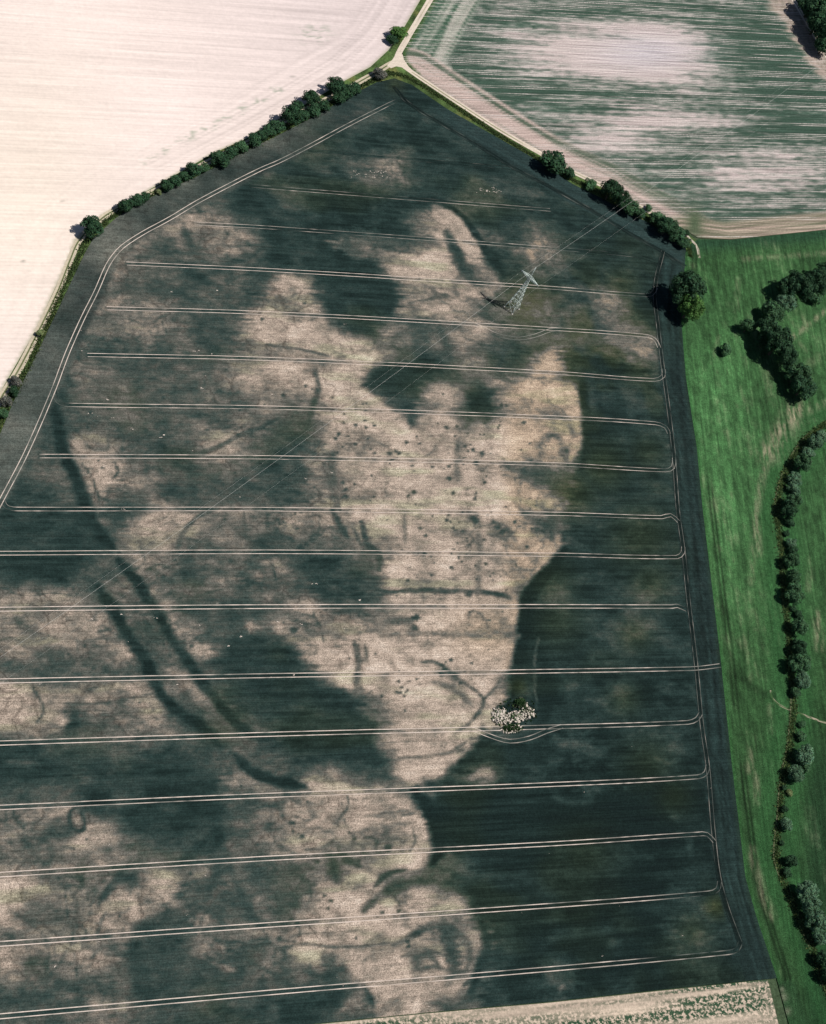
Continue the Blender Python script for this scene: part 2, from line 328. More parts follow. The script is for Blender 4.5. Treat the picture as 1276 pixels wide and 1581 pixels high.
# soil and crop patches: (density, softness px, strength, outline)
PATCHES = [
 (6.2,22,.5,[(154, 499), (384, 499), (396, 542), (354, 554), (354, 621), (481, 614), (481, 663), (445, 705), (445, 754), (305, 772), (215, 778), (202, 663), (154, 663)]),
 (6.2,25,.8,[(110, 521),(180, 481),(301, 501),(371, 481),(381, 521),(361, 581),(381, 631),(261, 651),(185, 651),(110, 611)]),
 (8,12,.9,[(406, 350),(511, 366),(562, 391),(592, 411),(617, 441),(617, 481),(597, 501),(592, 531),(562, 521),(526, 501),(501, 476),(486, 456),(471, 426),(431, 421),(411, 436),(381, 446),(341, 441),(301, 461),(271, 456),(251, 436),(271, 421),(321, 406),(361, 401),(401, 396),(411, 371)]),
 (8,8,.9,[(562, 571),(559, 596),(577, 611),(612, 621),(632, 641),(637, 661),(644, 631),(652, 596),(672, 581),(692, 551),(652, 564),(602, 562)]),
 (7,18,.8,[(291, 481),(371, 481),(381, 501),(361, 526),(341, 551),(331, 581),(311, 571),(301, 531),(276, 501)]),
 (6.4,24,.7,[(160, 531),(226, 526),(271, 541),(271, 591),(251, 616),(210, 601),(160, 591),(150, 551)]),
 (6.8,14,.8,[(200, 416),(271, 421),(301, 451),(281, 471),(210, 471),(195, 446)]),
 (2.6,10,.9,[(431, 426),(471, 426),(486, 461),(511, 496),(562, 521),(582, 541),(582, 556),(486, 541),(411, 541),(371, 521),(386, 486),(401, 451)]),
 (3.4,16,.8,[(391, 561),(486, 556),(562, 581),(562, 601),(592, 621),(627, 641),(627, 697),(537, 697),(486, 682),(486, 631),(451, 601),(411, 601),(381, 586)]),
 (3.2,9,.85,[(521, 376),(567, 396),(612, 406),(652, 391),(700, 386),(700, 496),(662, 491),(622, 486),(622, 441),(592, 411),(552, 391)]),
 (5,10,.8,[(226, 381),(261, 366),(301, 335),(341, 330),(351, 366),(406, 381),(391, 396),(321, 401),(301, 376),(276, 386),(251, 401),(210, 401)]),
 (3.8,7,.8,[(301, 335),(336, 333),(333, 355),(311, 355)]),
 (5,10,.8,[(321, 421),(381, 421),(371, 451),(341, 451)]),
 (4.4,16,.8,[(175, 441),(210, 471),(281, 481),(301, 511),(301, 541),(251, 526),(185, 526),(160, 511),(160, 476)]),
 (5.4,10,.7,[(632, 501),(682, 506),(677, 541),(622, 546),(597, 536),(607, 511)]),
 (4.5,13,.8,[(110, 551),(150, 551),(160, 591),(125, 601)]),
 (7,22,.8,[(381, 661),(491, 641),(476, 697),(381, 697)]),
 (7.6,14,.8,[(180, 661),(221, 661),(226, 700),(180, 700)]),
 (5.8,18,.6,[(261, 631),(361, 641),(341, 682),(271, 697)]),
 (3,7,.9,[(666, 320),(701, 335),(726, 361),(746, 386),(721, 381),(686, 366)]),
 (3,10,.85,[(650, 386),(691, 386),(711, 411),(736, 431),(771, 441),(761, 471),(741, 491),(716, 496),(666, 486),(620, 491),(620, 441),(605, 416),(575, 396),(530, 381),(515, 371),(560, 376),(610, 401)]),
 (7.2,7,.85,[(691, 386),(711, 393),(736, 431),(716, 426)]),
 (8.3,7,.9,[(736, 376),(771, 391),(796, 426),(811, 441),(781, 436),(761, 421)]),
 (4.6,10,.8,[(836, 371),(856, 381),(861, 416),(846, 421)]),
 (6.9,14,.8,[(741, 451),(781, 481),(841, 481),(861, 441),(871, 501),(821, 511),(751, 496)]),
 (5,8,.8,[(826, 481),(846, 471),(851, 501),(831, 501)]),
 (5,8,.8,[(585, 496),(625, 501),(620, 531),(600, 541),(585, 521)]),
 (6.8,9,.8,[(650, 501),(686, 496),(691, 541),(701, 581),(671, 566),(640, 546)]),
 (4,12,.85,[(691, 511),(741, 506),(751, 531),(746, 561),(701, 556)]),
 (7.3,13,.85,[(756, 501),(821, 511),(831, 531),(806, 556),(801, 581),(771, 586),(741, 561),(751, 531)]),
 (2.8,12,.88,[(821, 546),(861, 541),(861, 581),(881, 616),(891, 651),(899, 702),(851, 700),(821, 682),(811, 641),(771, 631),(751, 601),(781, 591),(811, 571)]),
 (7.9,9,.85,[(861, 531),(926, 541),(1002, 561),(1022, 601),(1032, 700),(901, 700),(896, 651),(886, 601),(866, 561)]),
 (4.4,12,.8,[(936, 451),(966, 481),(1002, 541),(997, 556),(961, 531),(941, 496)]),
 (8,10,.9,[(721, 611),(751, 606),(766, 626),(756, 656),(721, 656),(706, 636)]),
 (5.8,9,.7,[(821, 631),(851, 626),(861, 641),(831, 651)]),
 (8.2,12,.9,[(0, 791),(140, 791),(171, 836),(166, 851),(140, 851),(135, 886),(90, 891),(75, 911),(0, 906)]),
 (3.8,12,.8,[(100, 710),(186, 710),(196, 680),(171, 660),(110, 680)]),
 (3.4,10,.85,[(115, 715),(191, 715),(186, 750),(166, 770),(150, 801),(125, 770)]),
 (7,12,.85,[(186, 665),(221, 660),(221, 700),(201, 750),(191, 786),(211, 791),(201, 831),(161, 841),(166, 781),(191, 735)]),
 (7.3,16,.85,[(221, 695),(281, 680),(321, 695),(321, 715),(381, 735),(416, 705),(431, 650),(472, 640),(482, 680),(461, 705),(451, 750),(421, 770),(321, 770),(281, 765),(241, 740),(216, 715)]),
 (4,10,.85,[(321, 665),(381, 650),(411, 660),(381, 685),(331, 690)]),
 (5,12,.8,[(341, 715),(401, 720),(391, 750),(351, 745)]),
 (3.4,12,.85,[(196, 791),(281, 791),(301, 811),(281, 841),(271, 876),(221, 881),(201, 861),(191, 821)]),
 (5.2,14,.7,[(301, 796),(451, 791),(502, 821),(492, 846),(321, 846)]),
 (7.5,10,.85,[(396, 821),(431, 821),(421, 861),(401, 911),(381, 941),(361, 971),(331, 966),(341, 931),(366, 901),(381, 851)]),
 (7,13,.8,[(276, 856),(306, 856),(301, 941),(351, 971),(371, 1011),(321, 1001),(301, 951),(281, 931)]),
 (5,13,.7,[(311, 871),(366, 866),(366, 911),(321, 916)]),
 (7.4,13,.85,[(482, 851),(592, 851),(587, 901),(567, 926),(502, 926),(472, 901),(451, 861)]),
 (4.6,13,.7,[(441, 891),(482, 911),(492, 941),(441, 946),(411, 941),(426, 901)]),
 (3.6,15,.8,[(0, 916),(100, 916),(166, 946),(181, 971),(166, 1016),(125, 1021),(115, 1011),(50, 1016),(0, 1011)]),
 (6.3,10,.75,[(40, 1021),(211, 1026),(221, 1046),(100, 1046),(40, 1041)]),
 (7.5,10,.8,[(361, 971),(416, 971),(401, 1016),(351, 1021)]),
 (8.2,11,.9,[(331, 1011),(391, 981),(431, 996),(466, 1021),(487, 1046),(502, 1061),(557, 1071),(577, 1117),(361, 1117),(321, 1061)]),
 (3,6,.85,[(286, 991),(321, 991),(326, 1011),(301, 1021),(281, 1006)]),
 (3,11,.85,[(431, 966),(492, 961),(640, 941),(640, 1031),(602, 1046),(552, 1061),(502, 1051),(482, 1031),(451, 1006)]),
 (5.2,9,.7,[(201, 941),(261, 971),(301, 1041),(346, 1102),(261, 1061),(226, 1011)]),
 (3.5,13,.8,[(0, 1061),(80, 1061),(85, 1081),(100, 1112),(0, 1120)]),
 (5,14,.7,[(100, 1061),(241, 1061),(281, 1117),(110, 1117)]),
 (2.9,20,.5,[(500, 660),(681, 650),(821, 650),(891, 645),(894, 690),(876, 715),(821, 725),(871, 790),(861, 856),(801, 921),(791, 991),(786, 1031),(761, 1091),(741, 1122),(621, 1140),(585, 1101),(555, 1071),(485, 1041),(470, 1011),(580, 941),(585, 856),(540, 816),(515, 770),(505, 700)]),
 (7.2,12,.8,[(440, 861),(575, 851),(590, 861),(585, 911),(575, 931),(505, 921),(470, 891)]),
 (7.2,8,.95,[(771, 715),(821, 725),(891, 760),(932, 770),(891, 785),(831, 750)]),
 (6.8,9,.9,[(821, 795),(871, 801),(871, 821),(831, 826)]),
 (8.15,6,.9,[(894, 640),(901, 680),(886, 725),(881, 790),(866, 856),(831, 886),(806, 926),(799, 991),(786, 1066),(781, 1081),(831, 1091),(831, 991),(861, 891),(891, 841),(1042, 790),(1032, 670),(942, 650)]),
 (8.1,11,.9,[(440, 991),(470, 1021),(485, 1046),(530, 1061),(560, 1091),(590, 1112),(590, 1140),(440, 1140)]),
 (7.9,15,.92,[(0, 1151),(150, 1156),(211, 1171),(221, 1211),(150, 1236),(60, 1231),(0, 1242)]),
 (3.5,11,.85,[(0, 1081),(100, 1081),(110, 1111),(90, 1136),(0, 1141)]),
 (8.1,15,.92,[(221, 1171),(311, 1171),(351, 1191),(346, 1247),(331, 1297),(281, 1317),(201, 1302),(186, 1252),(211, 1211)]),
 (8.3,9,.85,[(125, 1221),(171, 1216),(176, 1236),(130, 1242)]),
 (4.1,15,.8,[(0, 1257),(100, 1252),(191, 1292),(196, 1332),(161, 1362),(155, 1402),(145, 1442),(140, 1482),(166, 1522),(201, 1563),(150, 1578),(100, 1532),(70, 1522),(0, 1512)]),
 (4.7,14,.6,[(0, 1282),(80, 1292),(70, 1332),(0, 1342)]),
 (7.4,12,.85,[(206, 1427),(241, 1402),(311, 1387),(281, 1432),(266, 1472),(271, 1522),(281, 1563),(201, 1563),(211, 1512)]),
 (4.2,10,.8,[(196, 1347),(241, 1352),(281, 1372),(271, 1392),(221, 1407),(171, 1407),(166, 1382)]),
 (6.5,10,.7,[(281, 1362),(351, 1362),(361, 1402),(321, 1392),(281, 1402)]),
 (6.8,15,.8,[(381, 1342),(441, 1337),(477, 1362),(451, 1392),(411, 1397),(391, 1372)]),
 (3.3,13,.8,[(401, 1427),(502, 1402),(552, 1412),(640, 1412),(640, 1512),(552, 1522),(482, 1512),(441, 1517),(441, 1492),(381, 1452)]),
 (5.8,13,.8,[(331, 1462),(431, 1462),(461, 1482),(431, 1522),(351, 1522),(311, 1492)]),
 (6.8,12,.8,[(0, 1532),(70, 1527),(150, 1563),(201, 1563),(431, 1532),(431, 1578),(0, 1581)]),
 (8,9,.85,[(431, 1532),(502, 1522),(562, 1522),(582, 1558),(547, 1578),(451, 1578)]),
 (7.4,9,.8,[(502, 1482),(532, 1482),(532, 1517),(492, 1517)]),
 (4.2,8,.8,[(532, 1537),(567, 1532),(567, 1563),(532, 1568)]),
 (3.8,15,.75,[(361, 1181),(431, 1191),(502, 1216),(640, 1221),(640, 1307),(527, 1317),(472, 1307),(441, 1272),(381, 1272),(346, 1231)]),
 (6,10,.7,[(406, 1231),(441, 1236),(441, 1272),(411, 1272)]),
 (8.2,11,.9,[(381, 1081),(557, 1081),(582, 1111),(597, 1146),(637, 1181),(592, 1196),(482, 1181),(426, 1146),(401, 1111)]),
 (3.1,14,.75,[(576, 1081),(741, 1081),(731, 1111),(721, 1146),(731, 1166),(701, 1186),(671, 1206),(641, 1201),(621, 1176),(606, 1151),(581, 1121)]),
 (8.7,6,.9,[(751, 1121),(771, 1136),(761, 1171),(721, 1196),(681, 1211),(671, 1206),(711, 1181),(731, 1161)]),
 (3.4,5,.9,[(731, 1196),(761, 1186),(766, 1201),(761, 1214),(726, 1212)]),
 (3.5,15,.66,[(400, 1236),(616, 1231),(641, 1252),(656, 1282),(663, 1307),(651, 1332),(641, 1362),(701, 1397),(714, 1417),(701, 1427),(681, 1432),(741, 1437),(746, 1462),(731, 1497),(711, 1527),(736, 1553),(721, 1558),(591, 1568),(571, 1532),(530, 1507),(440, 1512),(445, 1497),(500, 1477),(460, 1442),(400, 1427),(475, 1382),(490, 1342),(450, 1322),(430, 1282)]),
 (8.8,6,.9,[(641, 1231),(671, 1226),(1040, 1216),(1040, 1302),(751, 1312),(671, 1317),(658, 1282)]),
 (6.8,12,.8,[(656, 1337),(711, 1332),(751, 1352),(711, 1362),(651, 1367)]),
 (8.3,8,.85,[(721, 1362),(1040, 1332),(1040, 1477),(751, 1497),(751, 1442),(726, 1422),(706, 1392)]),
 (9,8,.8,[(741, 1517),(761, 1512),(761, 1542),(746, 1553)]),
 (7.8,7,.8,[(686, 1437),(711, 1442),(711, 1477),(701, 1507),(691, 1482)]),
 (6.6,9,.7,[(400, 1322),(450, 1322),(480, 1362),(460, 1392),(410, 1402),(400, 1382)])]
# traces of the buried ditches, pits and soil edges: (points, width px, density, strength, softness)
STROKES = [
 ([(84,632),(88,652),(93,676),(101,707),(113,730),(125,761),(135,790),(152,817),(173,846)],15,8.6,.9,.45),
 ([(183,866),(195,878),(209,895),(224,918),(236,938),(256,969),(276,1002),(303,1043),(334,1080),(364,1117),(392,1134),(420,1140)],14,8.5,.9,.45),
 ([(151,904),(163,922),(175,942),(195,979),(219,1012),(229,1032),(238,1053),(255,1079),(286,1107),(317,1130),(340,1154)],15,8.6,.92,.45),
 ([(362,1168),(378,1183),(398,1195),(430,1207),(470,1216)],13,8.7,.9,.45),
 ([(430,644),(400,660),(364,676),(330,694),(300,702)],6,7.2,.7,.6),
 ([(345,780),(320,790),(297,805),(283,822),(275,850)],7,7,.6,.6),
 ([(487,572),(492,600),(484,625),(477,646),(467,673),(455,700)],9,7.4,.7,.7),
 ([(514,787),(524,810),(538,830)],9,7.6,.8,.6),([(545,814),(558,841)],6,7,.7,.6),([(560,806),(568,841),(587,857),(585,880)],8,7.6,.8,.6),
 ([(516,700),(514,740),(518,780)],12,6.8,.6,.8),
 ([(560,905),(595,914),(636,911),(683,913),(723,913),(764,916),(804,929)],6,7.4,.8,.6),
 ([(652,1023),(676,1023),(703,1046),(730,1063),(747,1078),(745,1095),(735,1105),(723,1118),(700,1135)],6,6.4,.8,.6),
 ([(774,1048),(762,1064),(747,1080)],5,6.4,.7,.6),
 ([(724,955),(726,945),(736,944),(748,955),(754,972)],4,5.8,.7,.6),
 ([(552,1000),(556,1030),(552,1050),(560,1075)],12,6.2,.6,.7),
 ([(596,957),(630,960),(636,975)],14,6.2,.6,.8),
 ([(588,249),(598,257),(609,266),(629,286)],12,4.2,.8,.8),
 ([(540,266),(590,270)],8,5.4,.5,.9),
 ([(668,322),(690,340),(717,357),(735,372)],16,2.8,.75,.6),
 ([(679,311),(700,322),(716,336),(733,360),(745,378),(755,398)],9,8.6,.9,.45),
 ([(690,360),(700,380),(716,413),(733,434)],15,7.6,.85,.6),([(750,370),(757,390),(766,405),(776,424)],18,8.5,.85,.6),
 ([(760,470),(775,468),(790,475),(800,485)],22,7,.5,.8),
 ([(500,425),(540,425),(580,440),(600,470)],42,8.5,.8,.5),([(505,470),(535,495),(570,512)],30,8.3,.75,.5),([(470,405),(510,405)],26,8.2,.8,.6),
 ([(575,590),(600,580),(640,572),(680,568)],34,8.5,.85,.5),([(600,620),(625,628),(637,645)],20,8.0,.75,.6),([(636,640),(634,660)],9,7,.7,.7),
 ([(735,612),(742,622),(748,628)],40,8.6,.85,.5),([(700,640),(730,645)],16,7,.5,.8),([(718,680),(712,710)],14,5.6,.5,.8),
 ([(640,500),(650,525),(640,540)],22,7.4,.6,.7),([(680,500),(686,530),(695,560),(698,590)],8,7.0,.7,.7),([(690,520),(700,545)],18,7.2,.5,.8),
 ([(770,540),(790,560),(800,575)],36,7.6,.6,.8),
 ([(880,600),(886,625),(889,650),(890,690),(882,712)],14,2.4,.85,.5),([(898,585),(903,625),(908,655),(908,690),(898,722)],12,8.6,.85,.5),
 ([(832,630),(850,636),(868,646)],18,5.6,.6,.7),([(836,694),(834,684),(840,676),(852,672),(864,678),(870,692),(862,704),(848,708)],8,5.6,.55,1.0),
 ([(780,718),(805,730),(830,742),(850,748)],13,6.6,.8,.7),
 ([(862,832),(850,856),(826,884)],16,2.2,.8,.5),
 ([(872,850),(852,876),(832,898),(815,925),(812,965),(806,1000),(798,1040),(792,1075)],20,9.0,.95,.4),
 ([(795,925),(790,965),(784,1000),(776,1035)],16,2.4,.8,.45),
 ([(600,1140),(640,1120),(700,1150),(650,1180),(680,1195)],44,2.6,.6,.7),
 ([(775,1100),(800,1098),(818,1098)],34,9.3,.9,.3),([(785,1122),(800,1124)],18,9.2,.9,.3),([(700,1188),(725,1170),(745,1148)],16,8.8,.85,.5),([(735,1200),(752,1194),(758,1204)],16,3.4,.85,.5),([(700,1200),(690,1206)],16,7.4,.7,.6),  # first two: dark crop around the dung heaps, their shade painted in
 ([(590,1225),(625,1245),(640,1280),(645,1305)],26,2.6,.75,.6),([(640,1222),(662,1255),(674,1285),(680,1312),(668,1335)],22,9.0,.95,.4),([(660,1212),(740,1222),(800,1218)],26,9.0,.8,.6),
 ([(690,1260),(740,1280),(800,1290)],60,9.0,.8,.7),
 ([(152,1398),(158,1386),(165,1379),(182,1355),(199,1338)],11,7.7,.85,.5),([(162,1410),(156,1425),(150,1442)],6,6.4,.7,.6),
 ([(72,1478),(72,1505)],4,6.6,.6,.6),([(355,1340),(361,1355),(371,1379),(388,1419)],11,7.3,.8,.6),
 ([(118,1246),(108,1252),(106,1262),(110,1279),(120,1285),(129,1280),(128,1262),(121,1248)],5,7.4,.8,.5),([(117,1258),(120,1274)],8,3.2,.7,.5),
 ([(268,1425),(293,1413),(317,1402),(337,1412),(347,1430)],9,7.4,.7,.6),([(312,1420),(325,1425)],16,3.8,.7,.7),
 ([(262,1440),(270,1466),(266,1493),(273,1530)],7,7.4,.6,.6),([(205,1460),(218,1500),(212,1530)],22,8.2,.7,.7),
 ([(335,1490),(360,1500)],14,3.4,.7,.7),([(330,1460),(390,1455)],12,5.2,.5,.8),
 ([(578,1369),(590,1356),(602,1348),(626,1343)],6,7.9,.85,.8),([(560,1407),(574,1394),(588,1382),(612,1369),(639,1363),(670,1360)],12,7.7,.85,.9),
 ([(609,1460),(628,1450),(642,1443),(669,1429),(700,1430)],9,7.0,.8,.9),([(686,1432),(690,1445),(696,1470),(700,1496)],16,7.8,.8,.9),
 ([(512,1322),(516,1340),(519,1360)],17,8.0,.85,.8),([(524,1318),(540,1330),(556,1338)],10,7.6,.8,.6),
 ([(538,1228),(537,1248),(523,1266),(528,1280)],3,6.2,.7,.6),([(590,1275),(605,1295),(600,1310)],10,5.2,.6,.8),
 ([(743,1425),(752,1460),(738,1500),(728,1530)],16,8.6,.8,.5),([(715,1440),(728,1460),(725,1485)],18,4.2,.6,.7),
 ([(620,1478),(640,1470),(662,1474),(676,1488)],6,6.4,.8,.9),([(650,1500),(668,1492),(690,1498)],6,6.2,.8,.9),([(700,1435),(716,1448),(726,1470),(722,1492)],9,6.6,.7,1.0),([(590,1290),(606,1282),(622,1290)],7,5.8,.7,1.0),([(560,1262),(600,1256),(630,1252)],4,5.4,.7,1.0),([(470,1500),(500,1508),(528,1498)],16,7.8,.85,.9),([(450,1545),(500,1540),(540,1532)],22,8.0,.85,.9),([(563,1524),(570,1538),(580,1556)],9,8.2,.8,.6),([(500,1490),(515,1480)],24,7.2,.7,.7),([(535,1552),(560,1540)],22,4.2,.6,.8),
 ([(545,1455),(560,1500),(600,1520),(650,1530)],24,2.8,.5,.8),([(620,1470),(650,1462),(675,1475)],14,4.8,.6,.8),
 ([(140,1238),(160,1226)],24,8.3,.7,.7),([(60,1105),(75,1108)],12,2.4,.8,.6),([(90,1115),(100,1112)],16,2.6,.85,.5),([(112,1105),(120,1100)],14,7.6,.7,.6),
 ([(295,1000),(318,1005)],17,2.4,.85,.5),([(385,967),(390,968)],17,3.0,.8,.6),([(428,972),(436,972)],18,3.2,.7,.6),([(350,890),(362,885)],24,4.6,.6,.8),
 ([(315,352),(330,345)],22,4.0,.7,.7),([(285,352),(292,375),(296,385)],14,8,.7,.7),([(330,390),(350,380)],20,4.2,.6,.7),
 ([(350,395),(356,430)],9,7.6,.6,.7),([(285,455),(300,465)],16,7.6,.7,.6),([(200,430),(215,470)],18,6.8,.5,.8),
 ([(855,385),(848,405)],20,4.4,.7,.7),([(915,455),(922,470),(955,500),(975,525),(995,545)],16,4.8,.75,.8),([(985,540),(998,548)],10,3.8,.7,.6),
 ([(845,470),(850,485)],12,4.4,.7,.6),
 ([(850,915),(870,950),(850,985)],40,7.6,.4,.9),([(833,982),(827,1010),(826,1050),(829,1095)],3.4,6.4,.7,.5),
 ([(985,890),(975,935),(965,1000),(960,1060),(966,1115)],10,7.0,.5,.9),([(950,925),(990,928)],22,7.0,.4,.9),
 ([(862,1115),(930,1110)],12,6.6,.5,.9),([(855,1230),(875,1238),(910,1240)],7,6.8,.6,.8),([(900,1212),(915,1240)],9,6.8,.5,.8),
 ([(940,1460),(955,1455)],14,6.2,.6,.8),([(866,1530),(868,1524)],12,4.2,.8,.6),([(850,1450),(900,1440),(960,1435)],12,6.9,.5,.9),
 ([(1025,1240),(1045,1270)],8,7.0,.4,.9),([(1062,1290),(1066,1320)],8,6.8,.5,.9),
 ([(346, 421),(353, 441)],3.8,7,.72,.75),
 ([(381, 426),(411, 411),(431, 421)],4.5,7,.72,.75),
 ([(251, 496),(258, 516)],3.0,7,.72,.75),
 ([(511, 376),(542, 386),(562, 393)],6.0,6.6,.72,.75),
 ([(411, 531),(491, 546),(511, 551)],3.8,6.5,.72,.75),
 ([(716, 521),(736, 529),(746, 546)],4.5,6,.72,.75),
 ([(600, 521),(620, 526),(635, 546)],3.8,6.2,.72,.75),
 ([(686, 521),(698, 551),(701, 586)],5.2,6.6,.72,.75),
 ([(846, 461),(851, 481),(861, 501)],6.0,5.5,.72,.75),
 ([(125, 715),(140, 735),(150, 765),(155, 791)],3.0,6.6,.72,.75),
 ([(176, 715),(183, 728),(176, 738)],3.8,7,.72,.75),
 ([(286, 831),(311, 836)],3.8,7,.72,.75),
 ([(226, 881),(246, 873),(271, 881)],3.8,6.6,.72,.75),
 ([(376, 791),(381, 836)],4.5,6.4,.72,.75),
 ([(416, 861),(426, 891),(426, 921)],3.8,6.2,.72,.75),
 ([(547, 991),(557, 1021),(552, 1036)],5.2,6,.72,.75),
 ([(150, 976),(176, 971)],4.5,6.6,.72,.75),
 ([(50, 1011),(80, 1006)],4.5,6.2,.72,.75),
 ([(50, 1061),(63, 1086),(65, 1102),(55, 1117)],3.8,7,.72,.75),
 ([(100, 1086),(166, 1086),(241, 1071)],3.8,6.2,.72,.75),
 ([(482, 946),(497, 971),(502, 991)],3.8,6.4,.72,.75),
 ([(211, 971),(236, 986),(251, 1021)],4.5,6.5,.72,.75),
 ([(548, 991),(553, 1026),(548, 1071)],6.8,6,.72,.75),
 ([(565, 996),(568, 1026)],6.0,6,.72,.75),
 ([(606, 961),(636, 956)],7.5,6,.72,.75),
 ([(736, 795),(741, 851),(736, 921)],9.0,5.2,.72,.75),
 ([(626, 795),(626, 841)],6.8,4.9,.72,.75),
 ([(761, 806),(786, 821),(796, 836)],7.5,6.2,.72,.75),
 ([(711, 670),(706, 710),(706, 745)],9.8,5.2,.72,.75),
 ([(500, 715),(520, 765),(525, 790)],5.2,5.6,.72,.75),
 ([(470, 977),(565, 974),(666, 979),(801, 981)],10.5,5,.72,.75),
 ([(671, 1056),(711, 1071),(731, 1091)],7.5,5.4,.72,.75),
 ([(281, 1367),(321, 1359),(361, 1372)],5.2,7,.72,.75),
 ([(381, 1362),(431, 1392),(466, 1402)],6.8,6.8,.72,.75),
 ([(261, 1452),(266, 1507)],6.0,7.2,.72,.75),
 ([(75, 1472),(73, 1507)],3.8,6.8,.72,.75),
 ([(125, 1427),(135, 1442)],4.5,7,.72,.75),
 ([(20, 1407),(60, 1437),(75, 1467)],3.8,5.6,.72,.75),
 ([(211, 1136),(221, 1156)],4.5,6.8,.72,.75),
 ([(90, 1307),(115, 1312)],3.8,6.5,.72,.75),
 ([(436, 1462),(472, 1457)],3.8,6.6,.72,.75),
 ([(477, 1487),(479, 1507)],3.8,7,.72,.75),
 ([(10, 1176),(60, 1179)],4.5,6.6,.72,.75),
 ([(321, 1382),(346, 1377),(366, 1402)],4.5,6.8,.72,.75),
 ([(191, 1432),(190, 1442)],3.8,5.8,.72,.75),
 ([(681, 1166),(721, 1156)],4.5,5,.72,.75),
 ([(616, 1171),(681, 1166),(721, 1146)],4.5,5.2,.72,.75),
 ([(591, 1277),(641, 1272)],6.8,5.3,.72,.75),
 ([(571, 1262),(651, 1257)],4.5,4.7,.72,.75),
 ([(621, 1477),(681, 1472)],4.5,5.6,.72,.75),
 ([(641, 1497),(671, 1492)],3.8,6,.72,.75),
 ([(701, 1502),(731, 1497)],5.2,6.5,.72,.75),
 ([(716, 1522),(726, 1512)],6.8,7.8,.72,.75),
 ([(500, 1307),(520, 1302),(525, 1332)],6.0,5.6,.72,.75),
 ([(430, 1452),(525, 1462),(601, 1457)],4.5,5.4,.72,.75),
 ([(636, 1282),(641, 1302),(631, 1317)],4.5,5.5,.72,.75)]
_r = random.Random(5)
SPOTS = []                                           # dark pit marks: px, py, radius
for x, y, r in [(643,674,2),(639,760,4),(700,761,3.5),(694,739,4),(735,762,2.5),(734,770,3.5),(744,700,4),(693,720,3),(668,721,3),(534,767,4),(534,756,3),(530,745,3),
                (690,660,3),(706,658,2.5),(703,673,2),(523,671,3),(550,656,3),(565,660,3),(518,677,3),(549,686,3),(602,700,3),(612,697,3),(628,683,3),(775,626,3),(782,627,3),(694,795,3),(690,803,3),(730,800,5),
                (735,804,5),(650,816,3),(658,827,3),(700,815,2.5),(655,856,3),(750,871,3),(748,834,2.5),(769,815,5),(775,822,5),(814,845,3),(697,876,3),(721,919,4),(725,919,4),(640,955,5),(642,970,6),(643,953,5),
                (616,1052,3),(620,1062,3),(618,1070,3),(624,1075,3),(630,1066,3),(613,1069,3),(590,1075,2.5),(454,973,6),(683,1027,3),(697,1019,3),(685,1034,3),(682,1042,4),(703,1042,4),(711,1055,3),(728,1024,2.5),
                (465,846,6),(490,1331,4),(451,1270,5),(452,1284,3),(466,1292,4),(507,1402,3),(512,1391,3),(501,1383,2.5),(460,1427,5),(480,1520,3),(617,1368,3),(629,1455,3.5),(631,1461,3),(550,1449,3),(432,1450,5),
                (540,1286,2.5),(547,1296,2.5),(555,1329,3),(616,1407,3),(590,1409,3),(599,1309,6)]:
    SPOTS.append((x, y, r))
for k in range(46):
    cx_, cy_ = _r.uniform(510, 850), _r.uniform(620, 940)
    for q in range(_r.choice([1, 1, 2, 3, 5, 7])):
        x, y = _r.gauss(cx_, 13), _r.gauss(cy_, 11)
        if x < 840: SPOTS.append((x, y, min(3.6, 1.0 * math.exp(_r.gauss(.2, .45)))))
for k in range(150): SPOTS.append((_r.uniform(400, 800), _r.uniform(600, 1120), _r.uniform(1.0, 2.0)))
for k in range(110): SPOTS.append((_r.uniform(60, 480), _r.uniform(450, 1540), _r.uniform(1.5, 3.2)))
FLECKS = [(_r.uniform(120, 560), _r.uniform(430, 1000), _r.uniform(1.2, 2.2)) for k in range(40)] + [(_r.uniform(0, 700), _r.uniform(900, 1560), _r.uniform(.9, 1.5)) for k in range(30)]
FLECKS += [(_r.uniform(540, 600), _r.uniform(262, 275), 1.3) for k in range(22)] + [(_r.uniform(735, 775), _r.uniform(290, 300), 1.3) for k in range(22)] + [(_r.uniform(800, 1100), _r.uniform(1150, 1480), .8) for k in range(9)]
_smooth_strokes = []
for pts, w, D, s, so in STROKES:
    p = smooth(pts, 6.0); _smooth_strokes.append((p, w * (1.34 if D > 8.35 and 12 < w < 16 else 1.14), D, min(1, s * 1.06), so * 1.15))

